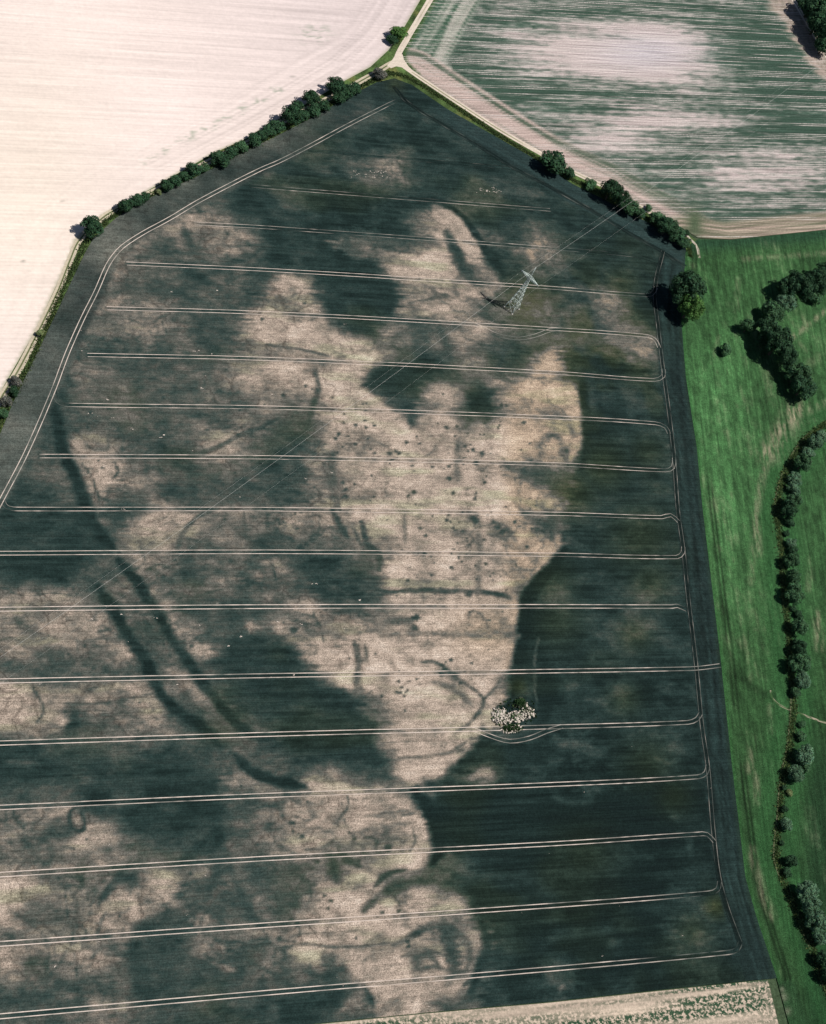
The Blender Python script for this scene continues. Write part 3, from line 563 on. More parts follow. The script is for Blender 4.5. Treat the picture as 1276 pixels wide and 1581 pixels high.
TR = {1:[(477,232.5),(787,259.5)],2:[(385,287),(420,290),(850,324.5)],3:[(300,345),(420,352),(850,383.5),(985,396),(1012,404)],
4:[(195.5,407),(430,418),(850,444.6),(990,456),(1006,455),(1013,444)],5:[(165,476),(430,484.4),(850,508),(1000,519),(1012,525),(1018,537)],6:[(135,548.4),(430,555),(850,575.4),(1010,587),(1024,581),(1025,570)],
7:[(83,600),(86,615),(93,623),(106,625.5),(430,630),(850,644.5),(1012,654),(1028,660),(1033,670)],8:[(60.7,704.5),(430,706.9),(850,717),(1027,726.6),(1039,722),(1041,708)],9:[(4,772),(7,780),(14,785),(28,786.5),(430,786.7),(850,793.5),(1022,799),(1036,796),(1048,806)],
10:[(-150,855.5),(0,854.8),(430,852.5),(850,856.8),(1045,860.6),(1054,854),(1055,845)],11:[(-150,944),(0,941),(430,937),(850,936.7),(1038,937),(1046,936),(1060,942)],12:[(-150,1056),(0,1052),(430,1043.5),(850,1036.8),(1065,1033),(1090,1031),(1112,1028)],
13:[(-150,1154),(0,1148),(430,1134),(850,1123),(1062,1116),(1076,1111),(1082,1102)],14:[(-150,1255),(0,1247.4),(430,1228),(850,1212),(1078,1200),(1090,1194),(1093,1182)],15:[(-150,1361),(0,1351),(430,1325),(850,1303.7),(1078,1288.5),(1092,1289),(1103,1300)],
16:[(-150,1469),(0,1458),(430,1427.7),(850,1399),(1095,1379.5),(1108,1374),(1111,1362)],17:[(-150,1584),(0,1570),(430,1532),(850,1496.8),(1123,1471.5),(1138,1467),(1143,1456)]}
HEAD_W = [(-60,890),(3,771),(40,700),(81,606),(104,545),(128,491),(148,451),(166,410),(176,395),(189,381),(219,361),(263,337),(303,313),(354,286),(404,261),(430,250),(477,226),(538,193),(599,162),(612,156)]
HEAD_NE = [(609,135),(629,158),(683,192),(740,226),(791,258),(850,289),(884,308),(919,328),(970,359),(1018,386),(1059,412)]
HEAD_E = [(1024,388),(1021,400),(1014,428),(1011,458),(1016,503),(1024,571),(1031,622),(1040,697),(1047,790),(1055,848),(1062,917),(1074,1019),(1079,1070),(1084,1122),(1093,1185),(1101,1279),(1110,1354),(1124,1405),(1143,1456)]
BYPASS_A = [(735,502),(743,505),(770,518),(801,523),(828,518),(850,510),(866,509)]
BYPASS_B = [(722,1126),(732,1127),(760,1138),(787,1145),(818,1140),(843,1130),(868,1122)]
def tl_path(p, step=3.0): return smooth(plan(p), step)
TL = [(k, tl_path(p)) for k, p in TR.items()]

def density(P, px, py, fine=True):
    wx = fbm(P[:, 0] / 14, P[:, 1] / 14, 11, 4) * 22; wy = fbm(P[:, 0] / 14, P[:, 1] / 14, 51, 4) * 22
    qx = px + wx; qy = py + wy
    D = grid_val(qx + wx * .6, qy + wy * .6)
    W = np.column_stack([px + wx * .55 + fbm(P[:, 0] / 4, P[:, 1] / 3, 13, 4, .65) * 17, py + wy * .5 + fbm(P[:, 0] / 4, P[:, 1] / 3, 53, 4, .65) * 13])
    W[:, 0] += fbm(P[:, 0] / 70, P[:, 1] / 1.3, 57, 2) * 34
    for d, so, st, pts in PATCHES:
        p = np.array(pts, float); lo = p.min(0) - so * 1.2; hi = p.max(0) + so * 1.2
        k = np.where((W[:, 0] > lo[0]) & (W[:, 0] < hi[0]) & (W[:, 1] > lo[1]) & (W[:, 1] < hi[1]))[0]
        if not len(k): continue
        dist, _, _ = seg_near(W[k], p, True); dist = np.where(inside(W[k], p), -dist, dist)
        a = st * .95 * sstep(so * 1.5, -so * 2.0, dist); D[k] = D[k] * (1 - a) + d * a
    soft = sstep(9.3, 7.0, D)
    D = D + (fbm(P[:, 0] / 30, P[:, 1] / 16, 3, 4) * 2.6 + fbm(P[:, 0] / 15 + fbm(P[:, 0] / 20, P[:, 1] / 20, 43, 2) * 2, P[:, 1] / 11, 47, 4) * (4.2 + 2.6 * sstep(800, 1000, py)) * sstep(7.5, 4.5, D) + fbm(P[:, 0] / 9, P[:, 1] / 6, 33, 4, .65) * 2.6) * (.14 + .86 * soft)
    cmp_ = 1 - .10 * sstep(540, 420, px); D = 5.6 + (D - 5.6) * cmp_
    D = 5.3 + (D - 5.3) * 1.08
    D = np.where(D > 8.6, 8.6 + (D - 8.6) * .35, np.where(D < 1.6, 1.6 + (D - 1.6) * .35, D))
    Q = np.column_stack([px + wx * .22, py + wy * .22])
    for p, w, d, s, so in _smooth_strokes:
        lo = p.min(0) - w * 1.5 - 2; hi = p.max(0) + w * 1.5 + 2
        k = np.where((Q[:, 0] > lo[0]) & (Q[:, 0] < hi[0]) & (Q[:, 1] > lo[1]) & (Q[:, 1] < hi[1]))[0]
        if not len(k): continue
        dist, _, arc = seg_near(Q[k], p)
        L = np.hypot(*np.diff(p, axis=0).T).sum()
        end = sstep(-.2, 1, np.minimum(arc, L - arc) / max(min(w * 1.3, L * .3), 1))
        dist = dist + fbm(P[k, 0] / 3.5, P[k, 1] / 3.5, 77, 3, .6) * (w * .25 + 1.5) + (1 - end) * w * .25
        a = s * sstep(w * .5 * (1 + so), w * .5 * (1 - so) * .8, dist) * (1.0 + .4 * fbm(P[k, 0] / 9, P[k, 1] / 9, 79, 2) + (.8 if w < 14 else .3) * fbm(P[k, 0] / 4, P[k, 1] / 3, 81, 3, .6))
        a = np.clip(a, 0, 1)
        D[k] = D[k] * (1 - a) + d * a
    if fine:
        pale = sstep(7.4, 5.2, D)
        for sc, sd, am in ((16, 211, 1.7), (8, 221, 1.3), (30, 231, 1.5)):
            rg = np.abs(fbm(P[:, 0] / sc + 3 * fbm(P[:, 0] / 26, P[:, 1] / 26, sd + 5, 2), P[:, 1] / sc * 1.2, sd, 3, .55))
            D = D + am * .85 * sstep(.07, .0, rg) * pale * sstep(-.02, .16, fbm(P[:, 0] / 32, P[:, 1] / 32, sd + 9, 2))
        D = D + fbm(P[:, 0] / 7, P[:, 1] / 4, 23, 4, .65) * 2.4 * sstep(9.4, 7.0, D)
        D = D + fbm(P[:, 0] / 2.4, P[:, 1] / 1.3, 29, 2) * 1.8 * sstep(9.4, 5.5, D)
        order = np.argsort(px); sx = px[order]
        for lst, tgt, el in ((SPOTS, 8.0, 1.15),):
            for x, y, r in lst:
                a0, a1 = np.searchsorted(sx, [x - 3 * r * el, x + 3 * r * el]); k = order[a0:a1]
                k = k[np.abs(py[k] - y) < 3 * r]
                if not len(k): continue
                dd = np.hypot((px[k] - x) / el, py[k] - y) / r + fbm(P[k, 0] / 1.3, P[k, 1] / 1.3, 83, 2) * .9
                a = sstep(1.35, .4, dd) * .78
                D[k] = D[k] * (1 - a) + tgt * a
    return D
PAL_D = [-1, 0, 2, 3, 4, 5, 6, 7, 8, 9, 10]
PAL = np.array([(236,220,206),(222,205,188),(191,172,155),(168,152,137),(139,129,116),(109,106,98),(84,88,81),(63,75,70),(42,59,56),(26,40,38),(22,33,33)], float)
CROP_E_P = plan(CROP_E); CROP_NE_P = plan(CROP_NE); CROP_W_P = plan(CROP_W + CROP_NW)
HEAD_W_P = tl_path(HEAD_W); HEAD_E_P = tl_path(HEAD_E); HEAD_NE_P = tl_path(HEAD_NE)
def crop_col(P, px, py):
    D = density(P, px, py)
    # denser crop between the wheel tracks, with its shade painted into the tone
    for k, path in TL:
        d, _, _ = seg_near(P, path[::6] if len(path) > 40 else path)
        D = D + 1.1 * sstep(1.5, .6, d) * sstep(9, 6, D)
    dE, _, _ = seg_near(P, CROP_E_P); dN, _, _ = seg_near(P, CROP_NE_P); dW, _, _ = seg_near(P, CROP_W_P)
    lowr = sstep(780, 900, px) * sstep(950, 1150, py); D = D + 0.55 * lowr + fbm(P[:, 0] / 30, P[:, 1] / 1.5, 37, 3) * 1.5 * sstep(7.5, 8.2, D)
    rgb = np.stack([np.interp(D, PAL_D, PAL[:, i]) for i in range(3)], 1)
    # hues: olive, ochre and blue-grey stands
    h = fbm(P[:, 0] / 45, P[:, 1] / 30, 91, 3); dk = sstep(5.0, 7.5, D)
    ol = sstep(.04, .28, h) * .35 * dk
    ol = np.maximum(ol, dk * .75 * np.exp(-((px - 920) / 130) ** 2 - ((py - 560) / 160) ** 2) * sstep(-.2, .15, fbm(P[:, 0] / 18, P[:, 1] / 18, 97, 3)))
    for x, y, r, a in ((815,470,45,.9),(800,1060,16,.9),(1106,1400,20,1.0),(1000,700,30,.5),(985,570,30,.6),(960,440,30,.6),(480,215,40,.4),(850,900,40,.5),(860,960,40,.5),(990,830,50,.6),(1005,900,34,.55),(980,980,28,.55),(965,1080,26,.5),(880,760,40,.8),(930,720,40,.7),(1040,1230,30,.6),(900,1320,50,.5),(1000,1180,40,.5),(610,130,14,.9),(1070,1440,30,.5)):
        ol = np.maximum(ol, a * dk * np.exp(-((px - x) ** 2 + (py - y) ** 2) / r ** 2))
    rgb = rgb * (1 - ol[:, None]) + (rgb * np.array([1.18, 1.03, .82]) + np.array([6, 5, 0])) * ol[:, None]
    gr = sstep(.05, .3, fbm(P[:, 0] / 25, P[:, 1] / 6, 131, 3)) * sstep(6, 3, D) * .5
    rgb = rgb * (1 - gr[:, None]) + rgb * np.array([.86, .96, .86]) * gr[:, None]
    oc = sstep(760, 800, px) * sstep(640, 600, np.abs(py - 900)) * sstep(6, 3, D)
    oc = np.maximum(oc, np.exp(-((px - 760) / 60) ** 2 - ((py - 975) / 40) ** 2)) * sstep(6, 3, D)
    rgb = rgb * (1 - oc[:, None] * .5) + rgb * np.array([1.02, .975, .89]) * oc[:, None] * .5
    # headlands: drilled along the edge, a thinner bluish stand
    str_ = fbm(P[:, 1] / 40, dE / 1.2, 61, 3)
    hb = sstep(17.5, 16.0, dE) * sstep(360, 420, py)
    c = np.array([37, 52, 50.]) * (1 + .9 * str_ + .5 * fbm(P[:, 0] / 2, P[:, 1] / 6, 63, 3))[:, None]
    rgb = rgb * (1 - .8 * hb[:, None]) + c * .8 * hb[:, None]
    hn = sstep(17, 15, dN) * sstep(650, 700, px)
    c = np.array([46, 63, 62.]) * (1 + .6 * fbm(P[:, 0] / 60, dN / 1.1, 67, 3))[:, None]
    rgb = rgb * (1 - .75 * hn[:, None]) + c * .75 * hn[:, None]
    hw = sstep(19, 16, dW)
    br = fbm(P[:, 0] / 22, P[:, 1] / 22, 71, 4) + .10 * sstep(330, 480, py)
    c = np.array([68, 75, 70.]) + np.outer(br, [120, 104, 92.]) - 16 * np.outer(sstep(380, 520, px), [1, .7, .5])
    c = c * (1 + .25 * fbm(P[:, 0] / 2, P[:, 1] / 2, 73, 2))[:, None]
    hw = hw * (.25 + .55 * sstep(600, 380, px)); c = c + 4 * sstep(300, 150, px)[:, None]
    rgb = rgb * (1 - hw[:, None]) + c * hw[:, None]
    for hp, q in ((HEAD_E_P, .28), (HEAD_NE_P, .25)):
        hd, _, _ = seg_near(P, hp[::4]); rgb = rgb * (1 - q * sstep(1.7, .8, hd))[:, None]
    e = sstep(3.0, .5, dE) * .5
    rgb = rgb * (1 - e[:, None]) + np.array([44, 62, 50.]) * e[:, None]
    a = np.clip(sstep(7.6, 5.0, D) * sstep(640, 460, px) * .36 + .10 * sstep(7, 4, D), 0, 1)
    return np.column_stack([alb(np.clip(rgb, 8, 250)), a])
def crop_z(P, px=None, py=None):
    if px is None: px, py = image_px(P)
    return .30 * np.clip(density(P, px, py, False), 0, 9.5) / 9.0

# ------------------------------------------------------------------ the setting
gp = 9000.0
gcol = np.tile(alb((70, 86, 62)), (4, 1))
gnd = mesh_obj('ground', [(-gp,-gp,-.5),(gp,-gp,-.5),(gp,gp,-.5),(-gp,gp,-.5)], [(0,1,2,3)], M_verge, None, gcol)
tag(gnd, 'rough grassland under and beyond the fields', None, None, 'structure')

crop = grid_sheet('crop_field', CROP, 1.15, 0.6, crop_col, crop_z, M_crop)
tag(crop, 'large cereal field with dark crop marks of ditches on pale soil', None, None, 'structure')

LEFT_P = plan(LEFT_EDGE)
def bare_col(P, px, py):
    d, _, arc = seg_near(P, LEFT_P)
    w = sstep(150, 600, px) * sstep(300, 0, py)
    c = np.array([251, 232, 222.]) * (1 - w[:, None]) + np.array([228, 211, 206.]) * w[:, None]
    warm = np.exp(-((px - 30) / 150) ** 2 - ((py - 300) / 230) ** 2)[:, None]
    c = c + warm * np.array([2, 3, -4.])
    head = sstep(30, 26, d)
    s1 = fbm(P[:, 0] / 90, (P[:, 1] - .052 * P[:, 0]) / 1.8, 5, 3) * (1 - head) + fbm(arc / 70, d / 1.3, 6, 3) * head
    s2 = fbm(P[:, 0] / 45, P[:, 1] / 14, 8, 3)
    c = c * (1 + .13 * s1 * (.5 + w) + .05 * s2 + .05 * fbm(P[:, 0] / 3, P[:, 1] / 2, 17, 3, .6))[:, None]
    for o in (0., 5.5, 15., 20.):                     # faint wheel marks of the headland turns
        wd, _, _ = seg_near(np.column_stack([px, py]), np.array([(40,428),(54,396),(67,371),(98,337),(162,303),(250,262),(340,215),(430,165),(520,112),(575,60.)]) - np.array([o * .5, o]))
        c = c * (1 - .075 * sstep(1.6, .4, wd) * sstep(-.2, .1, fbm(P[:, 0] / 30, P[:, 1] / 30, 19, 2)))[:, None]
    # weeds: a patch and a line along the headland
    g = np.exp(-((px - 488) / 24) ** 2 - ((py - 52) / 14) ** 2) * 1.1
    ln, _, _ = seg_near(np.column_stack([px + fbm(P[:, 0] / 5, P[:, 1] / 5, 21, 2) * 14, py + fbm(P[:, 0] / 5, P[:, 1] / 5, 22, 2) * 14]), np.array([(215,252),(250,236),(300,208),(350,182),(400,157),(432,138.)]))
    g = g + .9 * sstep(7, 1, ln)
    g = np.clip(g, 0, 1) * sstep(.02, .26, fbm(P[:, 0] / 2.4, P[:, 1] / 1.3, 15, 3) + .03)
    c = c * (1 - .5 * g[:, None]) + np.array([120, 140, 115.]) * .5 * g[:, None]
    e = sstep(1.6, .2, d) * .5
    c = c * (1 - e[:, None]) + np.array([150, 150, 120.]) * e[:, None]
    for x, y in ((452,118),(36,403),(98,310)):
        k = np.exp(-((px - x) / 3) ** 2 - ((py - y) / 1.5) ** 2)[:, None] * .6; c = c * (1 - k) + np.array([110, 110, 100.]) * k
    return alb(np.clip(c, 0, 255))
bare = grid_sheet('bare_field', BARE, 2.0, 0.9, bare_col, None, M_bare, 0.0)
tag(bare, 'bright pale bare tilled field beyond the hedge', None, None, 'structure')

ROW_W_P = plan(ROW_W); ROW_SW_P = plan(ROW_SW); ROW_S_P = plan([(1060,360)] + ROW_S); ROW_E_P = plan([(1290,96),(1276,76),(1224,0),(1180,-70)])
def row_col(P, px, py):
    dW, _, aW = seg_near(P, ROW_W_P); dS, _, aS = seg_near(P, ROW_SW_P); dB, _, aB = seg_near(P, ROW_S_P); dE, _, aE = seg_near(P, ROW_E_P)
    yy = P[:, 1] - .085 * P[:, 0]
    s = fbm(P[:, 0] / 70, yy / 2.2, 201, 3, .7) * .9 + fbm(P[:, 0] / 45, yy / 9, 205, 3) * .7 + fbm(P[:, 0] / 5, yy / 1.6, 207, 3, .6) * .8
    v = -.13 + s
    for x, y, rx, ry, a in ((985,85,125,48,.75),(880,75,120,30,.35),(1030,65,60,40,.25),(1010,186,150,14,.5),(930,222,110,22,.45),(1120,268,110,14,.4),(1180,285,120,16,.25),(900,285,80,10,.3),(1150,240,120,14,.25),
                            (1150,45,110,42,-.5),(1200,110,90,45,-.45),(880,140,120,14,-.35),(1225,190,90,40,-.25),(1040,235,40,35,-.3),(1050,280,60,20,-.3),(760,150,80,40,-.2),(720,60,70,50,-.15),(860,20,120,10,-.2),(1180,330,140,10,-.1)):
        v = v + a * np.exp(-((px - x) / rx) ** 2 - ((py - y) / ry) ** 2)
    t = sstep(-.45, .5, v)
    green = np.array([66, 87, 74.]); pale = np.array([204, 188, 182.])
    c = green * (1 - t[:, None]) + pale * t[:, None]
    wet = np.exp(-((px - 1000) / 75) ** 2 - ((py - 80) / 26) ** 2)[:, None]
    c = c * (1 - .8 * wet) + np.array([203, 194, 198.]) * .8 * wet
    # worked headlands, drilled along the edges
    h1 = sstep(28, 24, dW) * (py < 118)
    f1 = fbm(aW / 60, dW / 1.5, 211, 3)
    t1 = sstep(-.2, .3, f1 - .02 + .10 * sstep(10, 20, dW)); c1 = np.array([70, 96, 78.]) * (1 - t1[:, None]) + np.array([176, 172, 160.]) * t1[:, None]
    c = c * (1 - h1[:, None]) + c1 * h1[:, None]
    h2 = sstep(22, 19, dS)
    f2 = fbm(aS / 70, dS / 1.4, 213, 3) + .25 * sstep(14, 9, dS) - .12 * np.exp(-((dS - 17) / 2.5) ** 2)
    t2 = sstep(-.3, .35, f2 + .03); c2 = np.array([92, 104, 88.]) * (1 - t2[:, None]) + np.array([196, 174, 164.]) * t2[:, None]
    c = c * (1 - h2[:, None]) + c2 * h2[:, None]
    h3 = sstep(16, 11, dB)
    t3 = sstep(-.3, .3, fbm(aB / 60, dB / 1.6, 215, 3) - .02); c3 = np.array([112, 112, 92.]) * (1 - t3[:, None]) + np.array([190, 168, 152.]) * t3[:, None]
    c = c * (1 - h3[:, None]) + c3 * h3[:, None]
    h4 = sstep(24, 17, dE + 12 * fbm(P[:, 0] / 20, P[:, 1] / 2.5, 217, 2))
    t4 = sstep(-.4, .3, fbm(aE / 80, dE / 1.5, 219, 3)); c4 = np.array([138, 130, 116.]) * (1 - t4[:, None]) + np.array([188, 168, 156.]) * t4[:, None]
    c = c * (1 - h4[:, None]) + c4 * h4[:, None]
    e = sstep(3.2, .8, dW) * (py < 125); c = c * (1 - e[:, None]) + np.array([66, 92, 52.]) * e[:, None]
    cor = np.exp(-((px - 1073) / 12) ** 2 - ((py - 345) / 26) ** 2)[:, None]
    c = c * (1 - cor) + np.array([84, 98, 74.]) * cor
    return alb(np.clip(c, 0, 255))
rowf = grid_sheet('row_crop_field', ROW, 2.0, 0.62, row_col, None, M_row, 0.0)
tag(rowf, 'patchy green and pale striped row crop field', None, None, 'structure')

DITCH = [(1300,640),(1276,655),(1243,680),(1212,732),(1199,790),(1205,830),(1209,876),(1214,940),(1219,985),(1222,1040),(1226,1074),(1220,1150),(1209,1205),(1204,1265),(1199,1323),(1209,1358),(1226,1402),(1253,1460),(1270,1508),(1290,1560),(1330,1640)]
DITCH_P = plan(DITCH)
PALE = [([(1228,634),(1222,655),(1205,680),(1190,702)],34,1.0),([(1196,690),(1182,725),(1174,760),(1168,800),(1172,855)],12,.7),([(1165,820),(1160,900)],10,.35),([(1190,1090),(1192,1130)],9,.6),([(1162,1140),(1158,1190)],11,.5),
        ([(1161,1312),(1166,1335),(1172,1355),(1180,1385),(1194,1415)],13,.8),([(1168,1195),(1170,1240)],10,.6),([(1262,950),(1266,1000)],14,.6),([(1252,880),(1248,910)],10,.35),
        ([(1290,468),(1250,500),(1223,522)],8,.6),([(1250,560),(1280,545)],14,.3),([(1147,400),(1200,396),(1290,390)],8,.4),([(1240,640),(1290,616)],12,.8),([(1225,660),(1260,648)],8,.4),([(1140,430),(1138,480)],8,.3),
        ([(1180,560),(1195,620)],14,.3),([(1110,520),(1100,560)],6,.3),([(1250,1250),(1260,1300)],14,.2)]
def mead_col(P, px, py):
    dC, _, aC = seg_near(P, CROP_E_P); dD, _, aD = seg_near(P, DITCH_P)
    n = fbm(P[:, 0] / 30, P[:, 1] / 60, 301, 4)
    along = P @ np.array([math.cos(MDIR), math.sin(MDIR)]); across = P @ np.array([-math.sin(MDIR), math.cos(MDIR)])
    st = fbm(along / 26, across / 1.3, 305, 3, .6)
    c = np.array([61, 96, 58.]) * (1 + .28 * n + .5 * st + .5 * fbm(P[:, 0] / 3, P[:, 1] / 6, 303, 3, .6))[:, None]
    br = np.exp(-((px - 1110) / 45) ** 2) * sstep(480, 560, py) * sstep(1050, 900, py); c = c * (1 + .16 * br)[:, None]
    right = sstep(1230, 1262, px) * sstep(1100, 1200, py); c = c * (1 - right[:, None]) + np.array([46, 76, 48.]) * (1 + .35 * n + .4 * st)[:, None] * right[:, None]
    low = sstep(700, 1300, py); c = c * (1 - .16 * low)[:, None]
    up = np.exp(-((py - 376 + .08 * (px - 1079)) / 13) ** 2)[:, None]; c = c * (1 - .75 * up) + np.array([40, 68, 50.]) * .75 * up
    v = .42 * sstep(.06, .5, .5 * st + .8 * n + .6 * fbm(P[:, 0] / 4, P[:, 1] / 7, 309, 3, .6))
    Q = np.column_stack([px, py]); sp = fbm(along / 7, across / 1.2, 311, 3, .65)
    for pts, w, a in PALE:
        d, _, _ = seg_near(Q, np.array(pts, float)); v = np.maximum(v, a * sstep(w * .9, w * .1, d) * sstep(-.25, .22, sp + .3 * st))
    c = c * (1 - v[:, None]) + np.array([164, 150, 126.]) * v[:, None]
    # grassy field way with two darker wheel lines along the crop
    for off in (5.0, 7.3):
        e = np.exp(-((dC - off) / .8) ** 2) * .42 * sstep(.0, .2, .2 + fbm(aC / 40, aC * 0, 313, 2)); c = c * (1 - e[:, None])
    b = sstep(3.0, .6, dC) * .5; c = c * (1 - b[:, None]) + np.array([52, 98, 52.]) * b[:, None]
    # lush strip beside the ditch, and the crossing
    b = np.exp(-((dD - 7) / 6) ** 2) * .5; c = c * (1 - b[:, None]) + np.array([50, 96, 54.]) * b[:, None]
    b = sstep(2.6, 1.2, dD) * .7; c = c * (1 - b[:, None]) + np.array([44, 66, 40.]) * b[:, None]
    dk = seg_near(Q, np.array([(1122,1005),(1140,1040),(1165,1062),(1192,1076.)]))[0]; c = c * (1 - .22 * sstep(10, 2, dk))[:, None]
    g = sstep(1190, 1196, px) * sstep(1232, 1222, px - (py - 1513) * .3) * sstep(1512, 1520, py)
    c = c * (1 - .6 * g[:, None]) + np.array([44, 72, 46.]) * .6 * g[:, None]
    for x, y, r in ((1210,1540,7),(1216,1562,6),(1208,1528,4)):
        k = np.exp(-((px - x) / r) ** 2 - ((py - y) / r) ** 2)[:, None] * .6; c = c * (1 - k) + np.array([150, 140, 124.]) * k
    return alb(np.clip(c, 6, 255))
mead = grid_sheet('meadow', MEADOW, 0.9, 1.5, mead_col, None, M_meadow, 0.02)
tag(mead, 'green meadow with dry pale mown swathes', None, None, 'structure')

def stub_col(P, px, py):
    s = fbm(P[:, 0] / 60, (P[:, 1] - .02 * P[:, 0]) / 1.6, 401, 3)
    c = np.array([206, 186, 166.]) * (1 + .3 * s)[:, None]
    a = np.clip(.72 + 2.4 * fbm(P[:, 0] / 50, (P[:, 1] - .02 * P[:, 0]) / 2.6, 405, 3), .1, 1)
    return np.column_stack([alb(np.clip(c, 0, 250)), a])
stub = grid_sheet('stubble_plot', STUB, 1.4, 0.7, stub_col, None, M_stub, 0.03)
tag(stub, 'pale stubble plot speckled with green weeds', None, None, 'structure')

# verges between track and crop
def verge_col(P, px, py):
    n = fbm(P[:, 0] / 6, P[:, 1] / 6, 501, 4)
    c = np.array([78, 98, 56.]) * (1 + .9 * n)[:, None]
    y = sstep(.05, .25, fbm(P[:, 0] / 10, P[:, 1] / 10, 505, 3)); c = c * (1 - .6 * y[:, None]) + np.array([134, 128, 76.]) * .6 * y[:, None]
    return alb(np.clip(c, 10, 250))
def band(a, b): return plan(list(a) + list(b)[::-1])
V1 = band(LEFT_EDGE[:15] + [(609,90)], [(-120,900)] + CROP_W[1:] + CROP_NW + [(609,122),(616,110)])
verge_w = grid_sheet('verge', V1, 1.0, 1.0, verge_col, None, M_verge, -0.03)
V2 = band([(605,96),(620,98),(656,123),(706,156),(774,200),(841,238),(884,262),(932,284),(987,315),(1011,328),(1059,359),(1078,372),(1084,395)], [(600,122)] + CROP_NE + [(1062,396),(1066,410)])
verge_e = grid_sheet('verge', V2, 1.0, 1.0, verge_col, None, M_verge, -0.04)
V3 = band([(600,84),(623,40),(645,4),(684,-70)], [(612,95),(636,46),(660,4),(700,-70)])
verge_n = grid_sheet('verge', V3, 1.0, 1.0, verge_col, None, M_verge, -0.05)
for v, l in ((verge_w, 'weedy grass verge under the western hedge'), (verge_e, 'yellow green verge along the eastern farm track'), (verge_n, 'narrow verge beside the northern track')):
    tag(v, l, None, None, 'structure')

# dirt tracks
def track_col(base, mid, patch=.5):
    base = np.array(base, float); mid = np.array(mid, float)
    def f(arc, off, xy):
        n = fbm(arc / 6, arc * 0 + off * 3, 601, 3)
        k = np.full(len(arc), 0.0)
        if abs(off) < .3: k = sstep(-.35, .1, fbm(arc / 14, arc * 0, 607, 3) + patch - .5)
        c = base * (1 - k[:, None]) + mid * k[:, None]
        return alb(np.clip(c * (1 + .22 * n)[:, None], 10, 252))
    return f
OFFS = [-1.75, -1.45, -.55, -.25, .25, .55, 1.45, 1.75]
tn = ribbon('dirt_track', smooth(plan([(717,-75),(688,-36),(664,0),(651,22),(637,45),(625,66),(616,82),(611,97)]), 2), OFFS, track_col((226,210,192), (196,184,160), .35), M_track, .03)
te = ribbon('dirt_track', smooth(plan([(609,92),(622,101),(656,124.5),(706,157.5),(774,201.5),(841,240),(884,264.5),(932,287),(987,318),(1011,331),(1045,352),(1061,363)]), 2), OFFS, track_col((224,208,190), (150,146,112), .55), M_track, .035)
tw = ribbon('dirt_track', smooth(plan([(-120,815),(-40,690),(3,612),(28,572),(58,514),(90,448),(108,402),(123,370),(160,335),(189,318),(236,296),(275,276),(334,243),(390,216),(432,190),(492,159),(521,145),(555,126),(582,111),(600,100),(612,94)]), 2), OFFS, track_col((206,192,168), (104,112,74), .8), M_track, .04)
tr = ribbon('dirt_track', smooth(plan([(1176,-70),(1226,0),(1238,20),(1252,44),(1276,84),(1310,140)]), 2), OFFS, track_col((226,210,196), (150,146,120), .5), M_track, .03)
jn = mesh_obj('track_junction', [(*p, .045) for p in plan([(598,101),(606,92),(611,84),(616,79),(622,84),(624,92),(631,102),(640,111),(632,111),(622,104),(612,102),(604,105)])], [list(range(12))], M_track, None, np.tile(alb((228,212,194)), (12, 1)))
for t, l in ((tn, 'pale farm track leading north from the junction'), (te, 'pale two rut farm track along the striped field'), (tw, 'sandy two rut track along the western hedge'), (tr, 'pale track at the far corner beside trees'), (jn, 'pale worn triangle where the farm tracks meet')):
    tag(t, l, None, None, 'structure')
# path over the ditch and worn ditch bank
def worn(c0, c1, s):
    def f(arc, off, xy):
        k = sstep(-.1, .15, fbm(arc / 3, arc * 0 + off * 2, s, 3)); return alb(np.array(c0, float) * (1 - k[:, None]) + np.array(c1, float) * k[:, None])
    return f
spur = ribbon('path', smooth(plan([(1060,362),(1068,371),(1075,378),(1078,386),(1080,398)]), 1.0), [-.9, -.3, .3, .9], worn((76,92,60), (222,206,190), 703), M_track, .055)
tag(spur, 'broken stony path between the eastern track and the meadow', None, None, 'structure')
pth = ribbon('path', smooth(plan([(1191,1066),(1192,1076),(1203,1088),(1226,1098),(1257,1110),(1290,1121),(1340,1140)]), 1.5), [-.6, -.25, .25, .6], worn((62,92,54), (176,162,142), 701), M_track, .05)
tag(pth, 'narrow trodden path crossing the ditch', None, None, 'structure')
dp = smooth(DITCH_P, 2)
